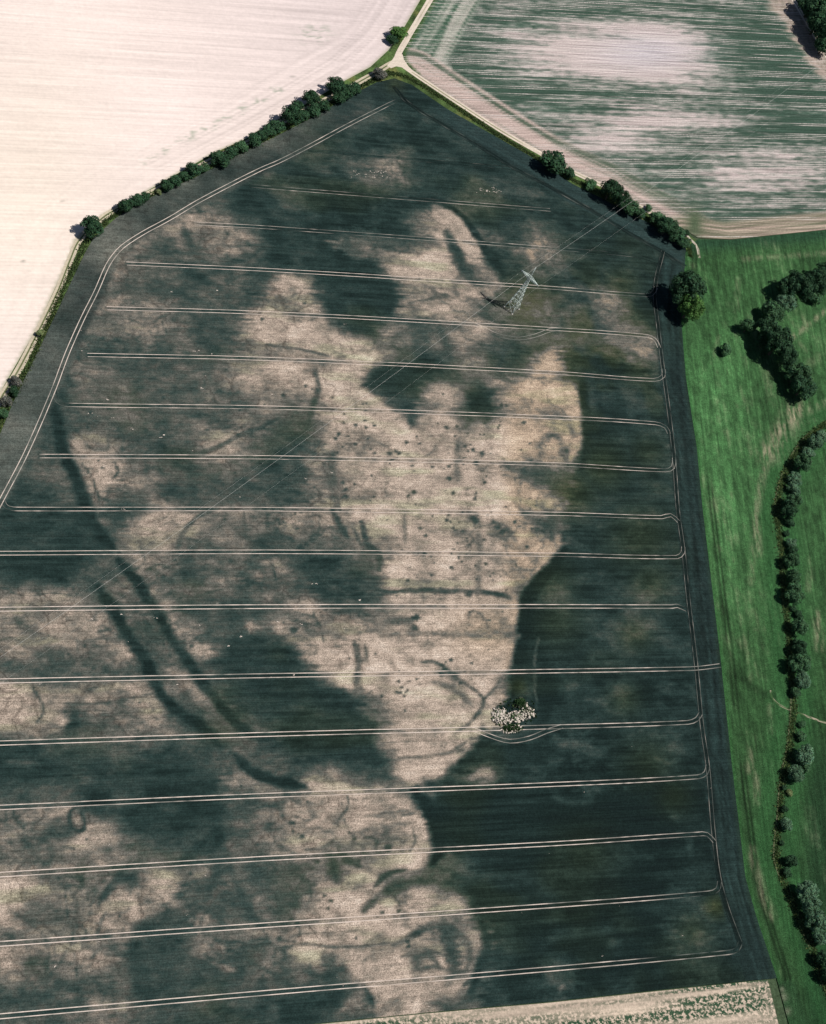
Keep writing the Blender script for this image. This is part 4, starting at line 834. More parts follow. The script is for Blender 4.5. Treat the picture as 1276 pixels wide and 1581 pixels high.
# the ditch: a shallow trough with an open, dry bank on its field side
def ditch_mesh():
    t = np.gradient(dp, axis=0); t /= np.hypot(t[:, 0], t[:, 1])[:, None]; n = np.column_stack([-t[:, 1], t[:, 0]])
    off = [-1.7, -1.35, -.7, 0, .7, 1.35, 1.7]; zz = [.05, .16, .10, .055, .10, .22, .05]
    V = np.stack([np.column_stack([dp + n * o, np.full(len(dp), z)]) for o, z in zip(off, zz)], 1)
    arc = np.concatenate([[0], np.cumsum(np.hypot(*np.diff(dp, axis=0).T))]); C = []
    sg = 1
    for o in off:
        k = sstep(-.12, .12, fbm(arc / 12, arc * 0 + 1.3, 711, 3)) * (1.0 if abs(o * sg + 1.3) < .5 else .0)
        c = np.array([48, 76, 44.]) * (1 + .8 * fbm(arc / 3, arc * 0 + o, 713, 3))[:, None]
        C.append(alb(np.clip(c * (1 - k[:, None]) + np.array([118, 118, 90.]) * k[:, None], 5, 250)))
    k = len(off); id_ = np.arange(len(dp) * k).reshape(len(dp), k)
    F = np.column_stack([id_[:-1, :-1].ravel(), id_[:-1, 1:].ravel(), id_[1:, 1:].ravel(), id_[1:, :-1].ravel()])[:, ::-1]
    return mesh_obj('ditch', V.reshape(-1, 3), F, M_verge, None, np.stack(C, 1).reshape(-1, 3), True)
tag(ditch_mesh(), 'narrow weedy ditch winding through the meadow', None, None, 'structure')

# wheel tracks of the tramlines, each a part of the crop field
def wheel_col(vis, seed):
    def f(arc, off, xy):
        px, py = image_px(xy)
        v = np.interp(px, *vis) if isinstance(vis, tuple) else np.full(len(arc), vis)
        v = np.clip(v + .35 * fbm(arc / 18, arc * 0, seed, 3) + .7 * fbm(arc / 2.5, arc * 0 + 5, seed + 9, 2) - .35 * sstep(.12, .3, fbm(arc / 30, arc * 0 + 9, seed + 3, 2)), 0, 1)
        D = density(xy, px, py, False); base = np.stack([np.interp(D + .9, PAL_D, PAL[:, i]) for i in range(3)], 1)
        c = base * (1 - v[:, None]) + np.array([232, 214, 200.]) * v[:, None]
        return alb(np.clip(c, 10, 252))
    return f
VIS = {1:.0, 2:([385,420,600,700,850],[.1,.6,.45,.6,.4]), 3:([300,420,640,760,850,985],[.7,.6,.55,.85,.4,.1]), 4:([195,760,900,1004],[1,.9,.7,.45]), 5:([165,760,1011],[1,.9,.75]), 6:([135,850,1010,1021],[1,.9,.7,.45]), 7:([83,104,108,850,1010,1030],[.08,.1,.95,.9,.75,.4]), 8:([60,64,850,1025,1040],[.3,.95,.9,.7,.4]), 9:([4,25,30,850,1022,1045],[.4,.4,.95,.9,.75,.4])}
seed = 800
def add_tracks(path, vis, g=1.02, w=.18):
    global seed
    t = np.gradient(path, axis=0); t /= np.maximum(np.hypot(t[:, 0], t[:, 1]), 1e-6)[:, None]; n = np.column_stack([-t[:, 1], t[:, 0]])
    for s in (-1, 1):
        seed += 7
        ribbon('wheel_track', path + n * (g * s), [-w, w], wheel_col(vis, seed), M_track, .10, crop, crop_z)
for k, path in TL:
    v = VIS.get(k, ([-100, 850, 950, 1010, 1030, 1100], [.95, .92, .8, .7, .5, .45]))
    add_tracks(path, v, 1.02, .165 if k < 11 else .205)
add_tracks(HEAD_W_P, ([-60,180,400,540,600,615],[.95,.95,.9,.75,.5,.1]))
add_tracks(HEAD_NE_P, .0, 1.0, .4)
add_tracks(HEAD_E_P, .30, 1.0, .17)
add_tracks(tl_path(BYPASS_A), ([735,770,850],[.7,.25,.6])); add_tracks(tl_path(BYPASS_B), .7)

# small bare flecks where nothing came up
fv, ff, k0 = [], [], 0
fr = np.random.default_rng(12)
for x, y, r in FLECKS:
    for q in range(fr.integers(1, 4)):
        c = plan([(x + fr.normal() * r * 1.3, y + fr.normal() * r * .5)])[0]; rr = r * .42 * fr.uniform(.25, .6)
        ang = np.sort(fr.uniform(0, 6.28, 7)); e = fr.uniform(.5, 1.2, 7) * rr
        zz = float(crop_z(c[None])[0]) + .12
        fv += [(c[0] + math.cos(t) * l * 1.6, c[1] + math.sin(t) * l * .7, zz) for t, l in zip(ang, e)]; ff.append(list(range(k0, k0 + 7))); k0 += 7
fl = mesh_obj('bare_flecks', fv, ff, M_track, crop, np.tile(alb((232, 216, 202)), (len(fv), 1))); fl['kind'] = 'stuff'
# ------------------------------------------------------------------ pylon and cables
M_steel = plain('galvanised_steel', (.58, .66, .62), .5, .0)
M_glass = plain('insulator_brown', (.10, .07, .06), .3)
M_wire = plain('aluminium_wire', (.60, .60, .57), .5)
M_conc = plain('footing_concrete', (.42, .40, .37), .9)
def bar(V, F, a, b, r):
    a = np.array(a, float); b = np.array(b, float); d = b - a; d /= np.linalg.norm(d)
    u = np.cross(d, (0, 0, 1.0) if abs(d[2]) < .9 else (1.0, 0, 0)); u /= np.linalg.norm(u); v = np.cross(d, u)
    k = len(V)
    for p in (a, b):
        for s, t in ((1, 1), (-1, 1), (-1, -1), (1, -1)): V.append(p + u * r * s + v * r * t)
    for i in range(4): F.append((k + i, k + (i + 1) % 4, k + 4 + (i + 1) % 4, k + 4 + i))
    F.append((k + 3, k + 2, k + 1, k)); F.append((k + 4, k + 5, k + 6, k + 7))
def bars(name, lst, mat, parent):
    V, F = [], []
    for a, b, r in lst: bar(V, F, a, b, r)
    return mesh_obj(name, np.array(V), np.array(F), mat, parent)
LDIR = math.atan2(-202, -270) + math.pi             # direction of the line
PY = np.array([86.5, 135.0])
pyl = empty('electricity_pylon', (PY[0], PY[1], 0.1), LDIR)
tag(pyl, 'grey steel lattice electricity pylon standing in the cereal field', 'pylon')
def hw(z): return np.interp(z, [0, 8, 18, 27, 29, 36.5], [3.1, 2.1, 1.05, .55, .42, .05])
LV = [0, 5.2, 9.6, 13.3, 16.4, 19.0, 21.3, 23.3, 25.2, 27, 29]
for sx in (-1, 1):
    for sy in (-1, 1):
        bars('leg', [((sx*hw(a), sy*hw(a), a), (sx*hw(b), sy*hw(b), b), .12 if a < 17 else .085) for a, b in zip(LV[:-1], LV[1:])], M_steel, pyl)
        bars('footing', [((sx*3.1, sy*3.1, -.1), (sx*3.1, sy*3.1, .35), .45)], M_conc, pyl)
for a, b in zip(LV[:-1], LV[1:]):
    A, B = hw(a), hw(b); L = []
    for (p, q) in (((-1,-1),(1,-1)), ((1,-1),(1,1)), ((1,1),(-1,1)), ((-1,1),(-1,-1))):
        L += [((p[0]*A,p[1]*A,a),(q[0]*B,q[1]*B,b),.055), ((q[0]*A,q[1]*A,a),(p[0]*B,p[1]*B,b),.055), ((p[0]*B,p[1]*B,b),(q[0]*B,q[1]*B,b),.05)]
    bars('lattice_panel', L, M_steel, pyl)
L = []
for sx in (-1, 1):
    for sy in (-1, 1): L.append(((sx*.42, sy*.42, 29), (sx*.04, sy*.04, 36.5), .05))
for z0, z1 in ((29, 31), (31, 33), (33, 35)):
    A, B = hw(z0), hw(z1)
    for (p, q) in (((-1,-1),(1,-1)), ((1,-1),(1,1)), ((1,1),(-1,1)), ((-1,1),(-1,-1))): L.append(((p[0]*A,p[1]*A,z0),(q[0]*B,q[1]*B,z1),.035))
bars('earth_wire_peak', L, M_steel, pyl)
AL = 6.5
for s in (-1, 1):
    L = []
    tip = (0, s * AL, 27.1)
    for sx in (-1, 1): L += [((sx*.85, s*.55, 27), tip, .12), ((sx*.42, s*.42, 28.8), (0, s*AL, 27.3), .09)]
    for f in (.2, .4, .6, .8):
        y = s * (.55 + (AL - .55) * f); w = .85 * (1 - f); h = 27 + 1.8 * (1 - f) + .1
        L += [((-w, y, 27.03), (w, y, 27.03), .06), ((-w, y, 27.03), (-w, y, h), .05), ((w, y, 27.03), (w, y, h), .05)]
        y2 = s * (.55 + (AL - .55) * (f - .2)); w2 = .85 * (1.2 - f)
        L += [((-w2, y2, 27.03), (w, y, 27.03), .05), ((w2, y2, 27.03), (-w, y, 27.03), .05)]
    bars('crossarm', L, M_steel, pyl)
ATT = [(-6.4, 26.9), (6.4, 26.9)]
for y, z in ATT:
    V, F = [], []
    for i in range(9): 
        zz = z - .18 - i * .16; bar(V, F, (0, y, zz), (0, y, zz - .05), .13); bar(V, F, (0, y, zz - .05), (0, y, zz - .16), .03)
    mesh_obj('insulator', np.array(V), np.array(F), M_glass, pyl)
def cable(name, y, z, r, label):
    c, s = math.cos(LDIR), math.sin(LDIR); pts = []
    for sp, end in ((-1, 480.0), (1, 330.0)):
        seg = []
        for i in range(41):
            f = i / 40; x = sp * end * f; zz = z - 4 * (10.0 if sp < 0 else 6.0) * f * (1 - f); seg.append((PY[0] + c * x - s * y, PY[1] + s * x + c * y, zz))
        pts = seg[::-1] + pts[1:] if sp == -1 else pts + seg[1:]
        if sp == -1: pts = seg[::-1]
    V, F = [], []; k = 5
    P_ = np.array(pts)
    for i, p in enumerate(P_):
        for j in range(k):
            a = 2 * math.pi * j / k; V.append(p + np.array([-s * math.cos(a), c * math.cos(a), math.sin(a)]) * r)
    for i in range(len(P_) - 1):
        for j in range(k): F.append((i*k+j, i*k+(j+1)%k, (i+1)*k+(j+1)%k, (i+1)*k+j))
    o = mesh_obj(name, np.array(V), np.array(F), M_wire); tag(o, label, 'cable', 'overhead cables'); return o
cable('overhead_cable', 0, 36.5, .033, 'bright earth wire strung from the very top of the pylon')
cable('overhead_cable', 6.4, 25.2, .012, 'conductor cable hanging from the upper left tip of the pylon crossarm')
cable('overhead_cable', -6.4, 25.2, .012, 'conductor cable hanging from the lower right tip of the pylon crossarm')

# ------------------------------------------------------------------ trees and bushes
def leaf_mat(name, c, var=.35):
    mt, nt, b = nodes(name)
    a = N(nt, 'ShaderNodeAttribute', attribute_name='albedo'); oi = N(nt, 'ShaderNodeObjectInfo')
    r = N(nt, 'ShaderNodeMapRange'); nt.links.new(oi.outputs['Random'], r.inputs[0]); r.inputs[3].default_value = 1 - var * .5; r.inputs[4].default_value = 1 + var * .5
    v = N(nt, 'ShaderNodeVectorMath', operation='MULTIPLY'); v.inputs[0].default_value = c; nt.links.new(a.outputs['Color'], v.inputs[1])
    s = N(nt, 'ShaderNodeVectorMath', operation='SCALE'); nt.links.new(v.outputs[0], s.inputs[0]); nt.links.new(r.outputs[0], s.inputs['Scale'])
    nt.links.new(s.outputs[0], b.inputs['Base Color']); b.inputs['Roughness'].default_value = .75; b.inputs['Specular IOR Level'].default_value = .06
    tr_ = N(nt, 'ShaderNodeBsdfTranslucent'); nt.links.new(s.outputs[0], tr_.inputs['Color'])
    mx = N(nt, 'ShaderNodeMixShader'); mx.inputs[0].default_value = .18
    nt.links.new(b.outputs[0], mx.inputs[1]); nt.links.new(tr_.outputs[0], mx.inputs[2]); nt.links.new(mx.outputs[0], nt.nodes['Material Output'].inputs[0])
    return mt
LM = {'dark': leaf_mat('leaves_dark_green', (.034, .078, .040)), 'mid': leaf_mat('leaves_mid_green', (.055, .120, .058)), 'pale': leaf_mat('leaves_grey_green', (.090, .170, .100)),
      'bright': leaf_mat('leaves_bright_green', (.078, .165, .046)), 'grey': leaf_mat('leaves_blossom_grey', (.10, .105, .09)), 'lime': leaf_mat('leaves_yellow_green', (.16, .20, .09))}
M_bark = plain('bark', (.10, .08, .06), .95)
def crown_mesh(name, sd, nl, leaves, size, flat=1.0, rag=.25, lobe=.25):
    """unit crown (radius about 1, centred at 0): leaf clumps gathered on uneven lobes"""
    g = np.random.default_rng(sd); lobes = []
    for i in range(nl):
        d = g.normal(size=3); d[2] = abs(d[2]) * 1.1 - .35; d /= np.linalg.norm(d)
        rr = g.uniform(.55, .80) if i % 4 else g.uniform(.3, .55)
        lobes.append((d * rr * np.array([1, 1, flat]), lobe * g.uniform(.7, 1.35)))
    lobes.append((np.array([0, 0, -.05]), .52))
    V = []; C = []; w = np.array([l[1] ** 2 for l in lobes]); w /= w.sum()
    which = g.choice(len(lobes), leaves, p=w)
    tint = g.uniform(.72, 1.28, len(lobes))
    cen = np.array([l[0] for l in lobes])[which]; rad = np.array([l[1] for l in lobes])[which]
    d = g.normal(size=(leaves, 3)); d /= np.linalg.norm(d, axis=1)[:, None]
    p = cen + d * (rad * (1 + rag * (g.random(leaves) - .6)))[:, None]
    nrm = d * 1.0 + g.normal(size=(leaves, 3)) * .28 + np.array([0, 0, .15]); nrm /= np.linalg.norm(nrm, axis=1)[:, None]
    t = np.cross(nrm, g.normal(size=(leaves, 3))); t /= np.linalg.norm(t, axis=1)[:, None]; b = np.cross(nrm, t)
    s = size * g.uniform(.6, 1.4, leaves)[:, None]
    quad = [p + t*s, p + b*s*.75 + nrm*s*.25, p - t*s, p - b*s*.75 + nrm*s*.2]
    V = np.stack(quad, 1).reshape(-1, 3)
    tc = (tint[which] * g.uniform(.75, 1.3, leaves))[:, None] * (1 + g.normal(size=(leaves, 3)) * np.array([.10, .05, .08]))
    C = np.repeat(np.clip(tc, .3, 2), 4, axis=0)
    F = np.arange(leaves * 4).reshape(-1, 4)
    me_o = mesh_obj(name, V, F, None, None, C); me = me_o.data; bpy.data.objects.remove(me_o)
    return me
CROWNS = {'tree': [crown_mesh('crown', 40 + i, 46, 4600, .058, .9, .25, .24) for i in range(5)],
          'bush': [crown_mesh('crown', 60 + i, 22, 2200, .085, .8, .45, .31) for i in range(6)],
          'big': [crown_mesh('crown', 80 + i, 85, 9000, .042, .85, .25, .18) for i in range(3)]}
def with_mat(me, mt, cache={}):
    k = (me.name, mt.name)
    if k not in cache:
        c = me.copy(); c.materials.clear(); c.materials.append(mt); cache[k] = c
    return cache[k]
def trunk_mesh(sd):
    g = random.Random(sd); V, F = [], []
    def limb(a, b, r0, r1, k=6):
        a = np.array(a, float); b = np.array(b, float); d = b - a; d /= np.linalg.norm(d)
        u = np.cross(d, (0.3, .9, .1)); u /= np.linalg.norm(u); v = np.cross(d, u); s = len(V)
        for p, r in ((a, r0), (b, r1)):
            for j in range(k):
                t = 2 * math.pi * j / k; V.append(p + (u * math.cos(t) + v * math.sin(t)) * r)
        for j in range(k): F.append((s+j, s+(j+1)%k, s+k+(j+1)%k, s+k+j))
    limb((0,0,-.05), (.02,.01,.5), .07, .05); limb((.02,.01,.5), (.0,.03,.85), .05, .02)
    for i in range(6):
        t = i * 1.05 + g.random(); z = g.uniform(.35, .6); limb((.01,.01,z), (math.cos(t)*.34, math.sin(t)*.34, z + g.uniform(.15,.35)), .028, .008)
    o = mesh_obj('trunk', np.array(V), np.array(F), M_bark); me = o.data; bpy.data.objects.remove(o); return me
TRUNKS = [trunk_mesh(i) for i in range(4)]
tcount = 0
def tree(px, py, dia, kind, mat, label, cat, group, tall=1.0, name=None):
    """px, py: where the crown's middle shows; dia: its width in image pixels"""
    global tcount
    tcount += 1; g = random.Random(tcount)
    s = np.linalg.norm(at(px + 1, py) - at(px, py))
    rad = dia * s * .5; hc = rad * (1.25 if kind != 'bush' else .95) * tall
    p = at(px, py, hc)
    t = empty(name or ('bush' if kind == 'bush' else 'tree'), (p[0], p[1], 0), g.uniform(0, 6.28))
    tag(t, label, cat, group)
    cr = bpy.data.objects.new('crown', with_mat(g.choice(CROWNS[kind]), LM[mat])); scn.collection.objects.link(cr); cr.parent = t
    k = 1.22
    cr.location = (0, 0, hc); cr.scale = (rad * k * g.uniform(.84, 1.16), rad * k * g.uniform(.84, 1.16), max(hc * .98, rad * .8) * g.uniform(.95, 1.08))
    tk = bpy.data.objects.new('trunk', g.choice(TRUNKS)); scn.collection.objects.link(tk); tk.parent = t
    H = hc + rad * .6; tk.scale = (H * .8, H * .8, H)
    return t
Z = .337; Y = .3417
ORD = ['first','second','third','fourth','fifth','sixth','seventh','eighth','ninth','tenth','eleventh','twelfth','thirteenth','fourteenth','fifteenth','sixteenth','seventeenth','eighteenth','nineteenth','twentieth','twenty-first','twenty-second','twenty-third','twenty-fourth','twenty-fifth','twenty-sixth','twenty-seventh','twenty-eighth','twenty-ninth','thirtieth','thirty-first','thirty-second','thirty-third','thirty-fourth','thirty-fifth','thirty-sixth','thirty-seventh','thirty-eighth','thirty-ninth','fortieth','forty-first','forty-second','forty-third','forty-fourth']
# western hedge between the bare field and the crop (from lower left to the junction)
HW = [(42,1040,95,'tree','dark')]
west = [(420,1040,92,'tree','dark'),(575,945,72,'bush','dark'),(630,915,55,'bush','dark'),(668,900,40,'bush','dark'),(726,878,26,'bush','lime'),(760,850,58,'bush','dark'),(806,830,54,'bush','dark'),(850,806,46,'bush','dark'),(890,780,68,'bush','dark'),(936,765,45,'bush','mid'),
        (1005,725,66,'bush','dark'),(1060,695,62,'bush','dark'),(1110,670,48,'bush','mid'),(1170,640,58,'bush','dark'),(1198,622,56,'bush','dark'),(1240,595,56,'bush','dark')]
west = [(x*Z, y*Z, d*Z, k, m_) for x, y, d, k, m_ in west]
west += [(420+x*Z, y*Z, d*Z, k, m_) for x, y, d, k, m_ in [(25,580,60,'bush','dark'),(92,530,90,'tree','dark'),(115,488,58,'bush','dark'),(143,530,50,'bush','dark'),(180,450,66,'tree','dark'),(190,503,56,'bush','dark'),(235,480,50,'bush','dark'),(290,390,70,'tree','dark'),(310,447,56,'bush','dark'),(345,415,58,'bush','dark'),(380,400,52,'bush','dark')]]
for i, (x, y, d, k, m_) in enumerate(west):
    look = {'dark': 'dark green', 'mid': 'mid green', 'lime': 'small pale yellow green'}[m_] + (' tree' if k == 'tree' else ' bush')
    tree(x, y, d, k, m_, f'{look} in the western hedge, {ORD[i]} from the lower left', 'tree' if k == 'tree' else 'bush', 'hedge along the bare field')
tree(420+495*Z, 340*Z, 16, 'bush', 'grey', 'greyish bush beside the sandy track just west of the junction', 'bush', None)
tree(420+585*Z, 152*Z, 20, 'bush', 'bright', 'bright green bush on the verge above the track junction', 'bush', None, 1.1)
tree(420+553*Z, 182*Z, 14, 'bush', 'dark', 'small dark bush touching the bright green bush above the junction', 'bush', None)
tree(185*Z, 390+368*Z, 12, 'bush', 'lime', 'small pale lone bush on the western verge beside the track', 'bush', None)
tree(72*Z, 390+592*Z, 16, 'bush', 'grey', 'uppermost greyish bush of the scrub at the left edge', 'bush', None)
tree(62*Z, 390+632*Z, 16, 'bush', 'dark', 'dark green bush between the greyish bushes at the left edge', 'bush', None)
tree(26*Z, 390+680*Z, 19, 'bush', 'grey', 'lowest purplish grey bush of the scrub at the left edge', 'bush', None)
tree(18*Z, 390+735*Z, 13, 'bush', 'mid', 'low green bush under the greyish scrub at the left edge', 'bush', None)
# eastern hedge along the track
east = [(45,735,88,'bush','dark'),(115,780,42,'bush','dark'),(210,830,46,'bush','mid'),(305,858,84,'tree','dark'),(350,895,72,'tree','dark'),(395,935,60,'bush','mid'),(436,965,45,'bush','dark'),(475,940,26,'bush','mid'),(518,988,58,'bush','mid'),(558,1022,76,'tree','dark'),(600,1060,66,'bush','dark'),(634,1094,48,'bush','dark'),(645,1050,24,'bush','dark')]
for i, (x, y, d, k, m_) in enumerate(east):
    look = {'dark': 'dark green', 'mid': 'mid green'}[m_] + (' tree' if k == 'tree' else ' bush')
    tree(840+x*Y, y*Y, d*Y, k, m_, f'{look} in the hedge beside the eastern track, {ORD[i]} from its upper left end', 'tree' if k == 'tree' else 'bush', 'hedge along the eastern track')
# two big trees at the crop's corner, lone bush
tree(840+650*Y, 390+158*Y, 43, 'big', 'dark', 'big dark round tree at the meadow corner, upper of the pair', 'tree', None, 1.15)
tree(840+664*Y, 390+246*Y, 33, 'big', 'bright', 'big yellow green tree at the meadow corner, lower of the pair', 'tree', None, 1.1)
tree(840+822*Y, 390+437*Y, 14, 'bush', 'mid', 'tiny lone tree standing alone in the open meadow', 'tree', None, 1.2)
grove = [(1268,95,85,'tree','dark'),(1240,135,100,'tree','dark'),(1218,190,70,'bush','mid'),(1155,150,125,'big','dark'),(1088,165,90,'tree','dark'),(1085,232,84,'tree','pale'),(1035,272,84,'tree','mid'),(922,332,66,'tree','mid'),(1008,345,110,'big','dark'),(1055,405,135,'big','dark'),(1092,468,105,'big','dark'),(1142,545,95,'tree','mid'),(1170,605,98,'tree','dark'),(1000,395,80,'tree','dark')]
for i, (x, y, d, k, m_) in enumerate(grove):
    look = {'dark': 'dark green', 'mid': 'mid green', 'pale': 'pale grey green'}[m_]
    tree(840+(x+d*.04)*Y, 390+y*Y, d*Y*.86, k, m_, f'{look} tree of the grove in the upper meadow, {ORD[i]} from the right edge', 'tree', 'grove in the meadow', 1.05)
row = [(1255,828,50,'bush','pale',390),(1220,858,70,'tree','pale',390),(1190,902,54,'bush','pale',390),(1163,950,84,'tree','mid',390),(1130,1020,62,'bush','pale',390),(1125,1068,60,'bush','pale',390),(1120,1125,76,'tree','mid',390),
       (1102,18,84,'tree','dark',780),(1107,76,46,'bush','dark',780),(1096,126,30,'bush','dark',780),(1116,170,52,'bush','pale',780),(1122,206,50,'bush','dark',780),(1112,250,74,'tree','mid',780),(1120,325,80,'tree','mid',780),(1126,402,86,'tree','mid',780),(1126,465,30,'bush','dark',780),(1150,495,40,'bush','dark',780),(1150,547,84,'tree','mid',780),(1136,622,40,'bush','dark',780),(1150,652,74,'tree','dark',780),(1148,715,92,'tree','mid',780),(1162,790,74,'tree','pale',780),(1136,847,52,'bush','mid',780),(1166,990,36,'bush','mid',780),(1160,1046,50,'bush','mid',780),(1172,1128,86,'tree','pale',780),
       (1172,6,56,'bush','mid',1180),(1130,45,74,'tree','pale',1180),(1083,106,28,'bush','dark',1180),(1108,130,30,'bush','lime',1180),(1085,202,40,'bush','dark',1180),(1092,272,56,'tree','pale',1180),(1072,356,30,'bush','dark',1180),(1112,437,62,'tree','dark',1180),(1098,490,46,'bush','dark',1180),(1180,578,104,'big','pale',1180),(1198,640,92,'tree','pale',1180),(1226,708,104,'big','pale',1180),(1248,782,76,'tree','pale',1180),(1262,880,84,'tree','dark',1180),(1290,950,90,'tree','dark',1180)]
for i, (x, y, d, k, m_, y0) in enumerate(row):
    look = {'dark': 'dark green', 'mid': 'mid green', 'pale': 'pale grey green', 'lime': 'yellow green'}[m_] + (' tree' if k != 'bush' else ' bush')
    tree(840+(x+d*.10)*Y, y0+y*Y, d*Y*.76, k, m_, f'{look} along the meadow ditch, {ORD[i]} from its upper end', 'tree' if k != 'bush' else 'bush', 'trees along the ditch', 1.05)
corner = [(1212,25,80,'tree','dark'),(1250,45,90,'tree','mid'),(1238,105,80,'tree','dark'),(1270,130,90,'tree','dark'),(1268,205,60,'tree','dark'),(1275,0,90,'tree','dark')]
for i, (x, y, d, k, m_) in enumerate(corner):
    tree(840+x*Y, y*Y, d*Y, k, m_, f'{"dark" if m_ == "dark" else "mid"} green tree of the wood at the far corner, {ORD[i]} along the pale track', 'tree', 'wood at the far corner', 1.1)

# rough grass and weeds on the verges and the ditch banks
def tufts(name, pts, mat, size, label):
    n = len(pts); g = np.random.default_rng(len(pts)); V = []; C = []
    base = np.column_stack([pts, np.full(n, .0)])
    h = size * g.uniform(.5, 1.5, n); V = np.zeros((n, 6, 3)); ang = g.uniform(0, 6.28, n)
    for q in range(2):
        a = ang + q * 1.57; d = np.column_stack([np.cos(a), np.sin(a), a * 0])
        up = np.column_stack([g.normal(size=n) * .4, g.normal(size=n) * .4, np.ones(n)])
        V[:, q*3] = base + d * h[:, None] * .6; V[:, q*3+1] = base - d * h[:, None] * .6; V[:, q*3+2] = base + up * h[:, None] * .9
    cc = np.where(g.random(n)[:, None] < .22, np.array([[1.5, 1.25, 1.1]]), np.array([[1., 1., 1.]])) * g.uniform(.6, 1.5, n)[:, None]
    o = mesh_obj(name, V.reshape(-1, 3), np.arange(n * 6).reshape(-1, 3), mat, None, np.repeat(cc, 6, axis=0)); tag(o, label, 'grass', None, 'stuff'); return o
def scatter_poly(poly, n):
    lo, hi = poly.min(0), poly.max(0); p = rng.uniform(lo, hi, (int(n), 2)); return p[inside(p, poly)]
def scatter_line(path, n, w):
    i = rng.integers(0, len(path), n); return path[i] + rng.normal(size=(n, 2)) * w
M_tuft = leaf_mat('rough_grass', (.095, .145, .058))
EAST_LINE = smooth(plan([(600,112),(625,117),(650,130),(700,162),(765,205),(836,248),(884,277),(928,298),(980,325),(1008,341),(1060,374),(1066,395)]), 1)
WEST_LINE = smooth(plan([(-60,790),(10,632),(40,575),(62,525),(80,485),(122,396),(137,366),(175,333),(236,300),(300,270),(375,233),(425,206),(487,174),(545,140),(582,121),(604,113)]), 1)
tufts('verge_weeds', scatter_line(WEST_LINE, 9000, .9), M_tuft, .6, 'rough weeds and tall grass under the western hedge')
tufts('verge_weeds', scatter_line(EAST_LINE, 9000, .8), M_tuft, .6, 'rough weeds between the eastern track and the crop')
tufts('ditch_weeds', scatter_line(smooth(DITCH_P, 1), 9000, 1.2), M_tuft, .7, 'rank weeds along the meadow ditch')

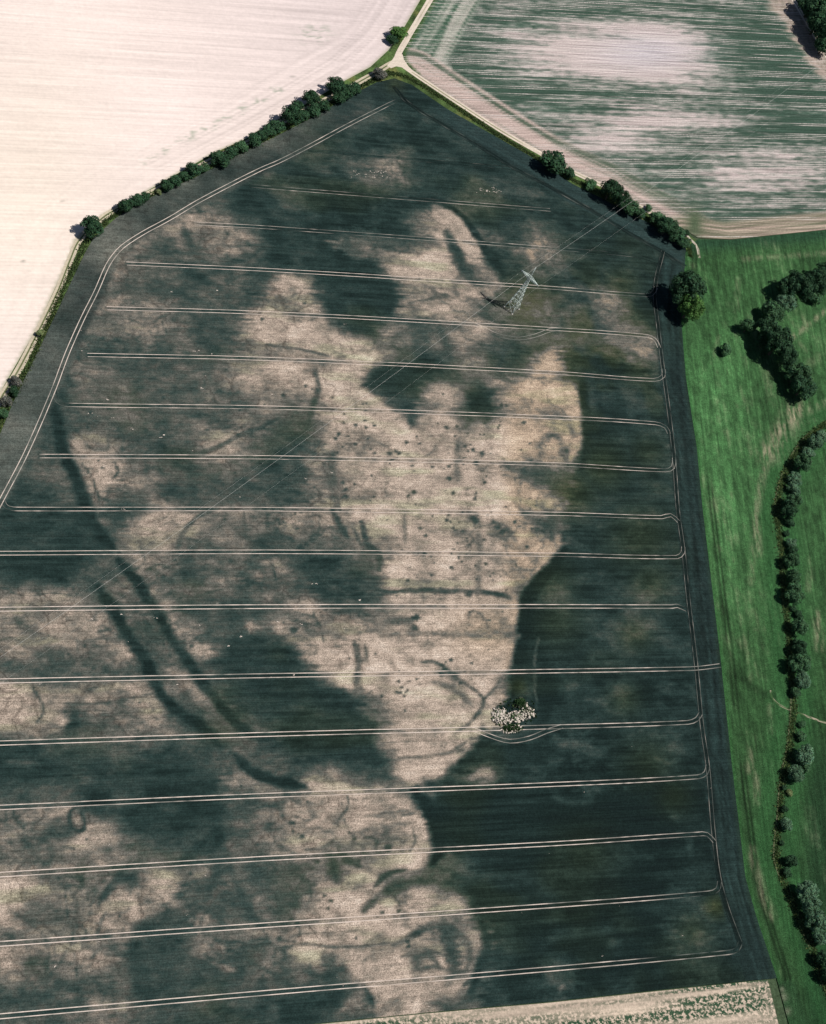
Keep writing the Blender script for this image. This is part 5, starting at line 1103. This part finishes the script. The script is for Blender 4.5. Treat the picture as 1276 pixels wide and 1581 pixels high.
# ------------------------------------------------------------------ dung heaps in the field
M_straw = plain('straw_dung', (.55, .49, .43), .95); M_dung = plain('dark_dung', (.05, .055, .04), .95); M_mound = leaf_mat('mound_weeds', (.055, .11, .045))
def heap(px, py, a, b, h, rot, mat, label, name, sd, cover=None, hole=False, n=260):
    p = at(px, py, h * .4); root = empty(name, (p[0], p[1], .1), rot); tag(root, label, 'heap', 'dung heaps in the field')
    g = np.random.default_rng(sd); k, mrg = 28, 9; V = [(0, 0, h * .9)]; F = []
    def hz(r, t):
        z = h * (1 - r ** 4) * (1 + .5 * float(vnoise(np.array([math.cos(t) * r * 2.5 + sd]), np.array([math.sin(t) * r * 2.5]), sd)[0]) - .2)
        if hole: z *= .35 + .9 * min(1, abs(r - .0) / .55)
        return max(z, -.05) - .12 * (r > .97)
    R_ = [1 + .6 * (g.random() - .5) for _ in range(k)]
    def sq(t): return .95 / (abs(math.cos(t)) ** 4 + abs(math.sin(t)) ** 4) ** .25
    for i in range(1, mrg + 1):
        for j in range(k):
            t = 2 * math.pi * j / k; r = i / mrg; rr = r * (1 + (R_[j] - 1) * r) * sq(t); V.append((a * rr * math.cos(t), b * rr * math.sin(t), hz(r, t) + .28 * g.normal() * (i < mrg)))
    T = []
    for j in range(k): T.append((0, 1 + j, 1 + (j + 1) % k))
    for i in range(mrg - 1):
        for j in range(k):
            q = 1 + i * k; T += [(q + j, q + k + j, q + k + (j + 1) % k), (q + j, q + k + (j + 1) % k, q + (j + 1) % k)]
    mesh_obj('heap_body', np.array(V), np.array(T), mat, root)
    # lumps
    for mt, cnt, nm, smin, smax in ((mat, n, 'clods', .18, .8), (M_dung, n // 3, 'dark_clods', .2, .7)):
        cv, cf = [], []
        for _ in range(cnt):
            t = g.uniform(0, 6.28); r = math.sqrt(g.random()) * 1.08; s = smin + (smax - smin) * g.random() ** 2; q_ = r * sq(t) * (R_[int(t / 6.2832 * k) % k] if k == 28 else 1); c = np.array([a * q_ * math.cos(t), b * q_ * math.sin(t), max(hz(min(r, 1), t), 0) + s * .25]); k0 = len(cv)
            for v in ((1,0,0),(-1,0,0),(0,1,0),(0,-1,0),(0,0,1),(0,0,-1)): cv.append(c + (np.array(v) + g.normal(size=3) * .28) * s * np.array([1.1, 1, .5]))
            for f in ((0,2,4),(2,1,4),(1,3,4),(3,0,4),(2,0,5),(1,2,5),(3,1,5),(0,3,5)): cf.append(tuple(k0 + q for q in f))
        o = mesh_obj(nm, np.array(cv), np.array(cf), mt, root); o['kind'] = 'stuff'
    if cover:
        pts = []
        for _ in range(cover[0]):
            t = g.uniform(0, 6.28); r = math.sqrt(g.random()) * .95
            pts.append((a * r * math.cos(t) + cover[1] * a, b * r * math.sin(t) + cover[2] * b, max(hz(min(r, .99), t), 0)))
        pts = np.array(pts); nn = len(pts); d = g.normal(size=(nn, 3)) * .35; e = g.normal(size=(nn, 3)) * .35; up = np.array([0, 0, .35])
        V = (np.stack([pts + d, pts - d + up * .5, pts + e + up], 1) + np.array([0, 0, .15])).reshape(-1, 3)
        o = mesh_obj('weeds', V, np.arange(nn * 3).reshape(-1, 3), M_mound, root, np.repeat(g.uniform(.5, 1.5, (nn, 1)) * np.ones((nn, 3)), 3, axis=0)); o['kind'] = 'stuff'
    return root
heap(773, 1106, 3.9, 4.2, .6, .2, M_straw, 'pale straw heap, leftmost beside the wheel tracks', 'dung_heap', 3, (160, 0, 0), False, 420)
heap(796, 1107, 4.2, 2.5, .7, .1, M_straw, 'pale heap in the middle of the dung heaps', 'dung_heap', 4, (240, 0, 0))
heap(813, 1100, 3.8, 3.2, .8, .4, M_straw, 'pale ring shaped heap, rightmost, with dark hollow', 'dung_heap', 6, (260, 0, 0), True)
heap(790, 1126, 4.8, 2.0, .6, .0, M_straw, 'low heap with green weeds on top, nearest the wheel tracks', 'dung_heap', 8, (900, 0, .1))
heap(803, 1086, 3.0, 2.3, 1.4, .3, M_dung, 'dark mound overgrown with green weeds at the back of the heaps', 'dung_heap', 9, (1500, 0, 0), False, 120)
wp = plan([(757,1096),(772,1086),(790,1078),(806,1074),(822,1083),(829,1096),(828,1110),(810,1120),(808,1133),(776,1134),(770,1122),(760,1112)])
wt = scatter_poly(wp, 320)
wo = tufts('heap_weeds', wt, M_mound, .8, 'green weeds growing between the dung heaps')
wo.location.z = .25
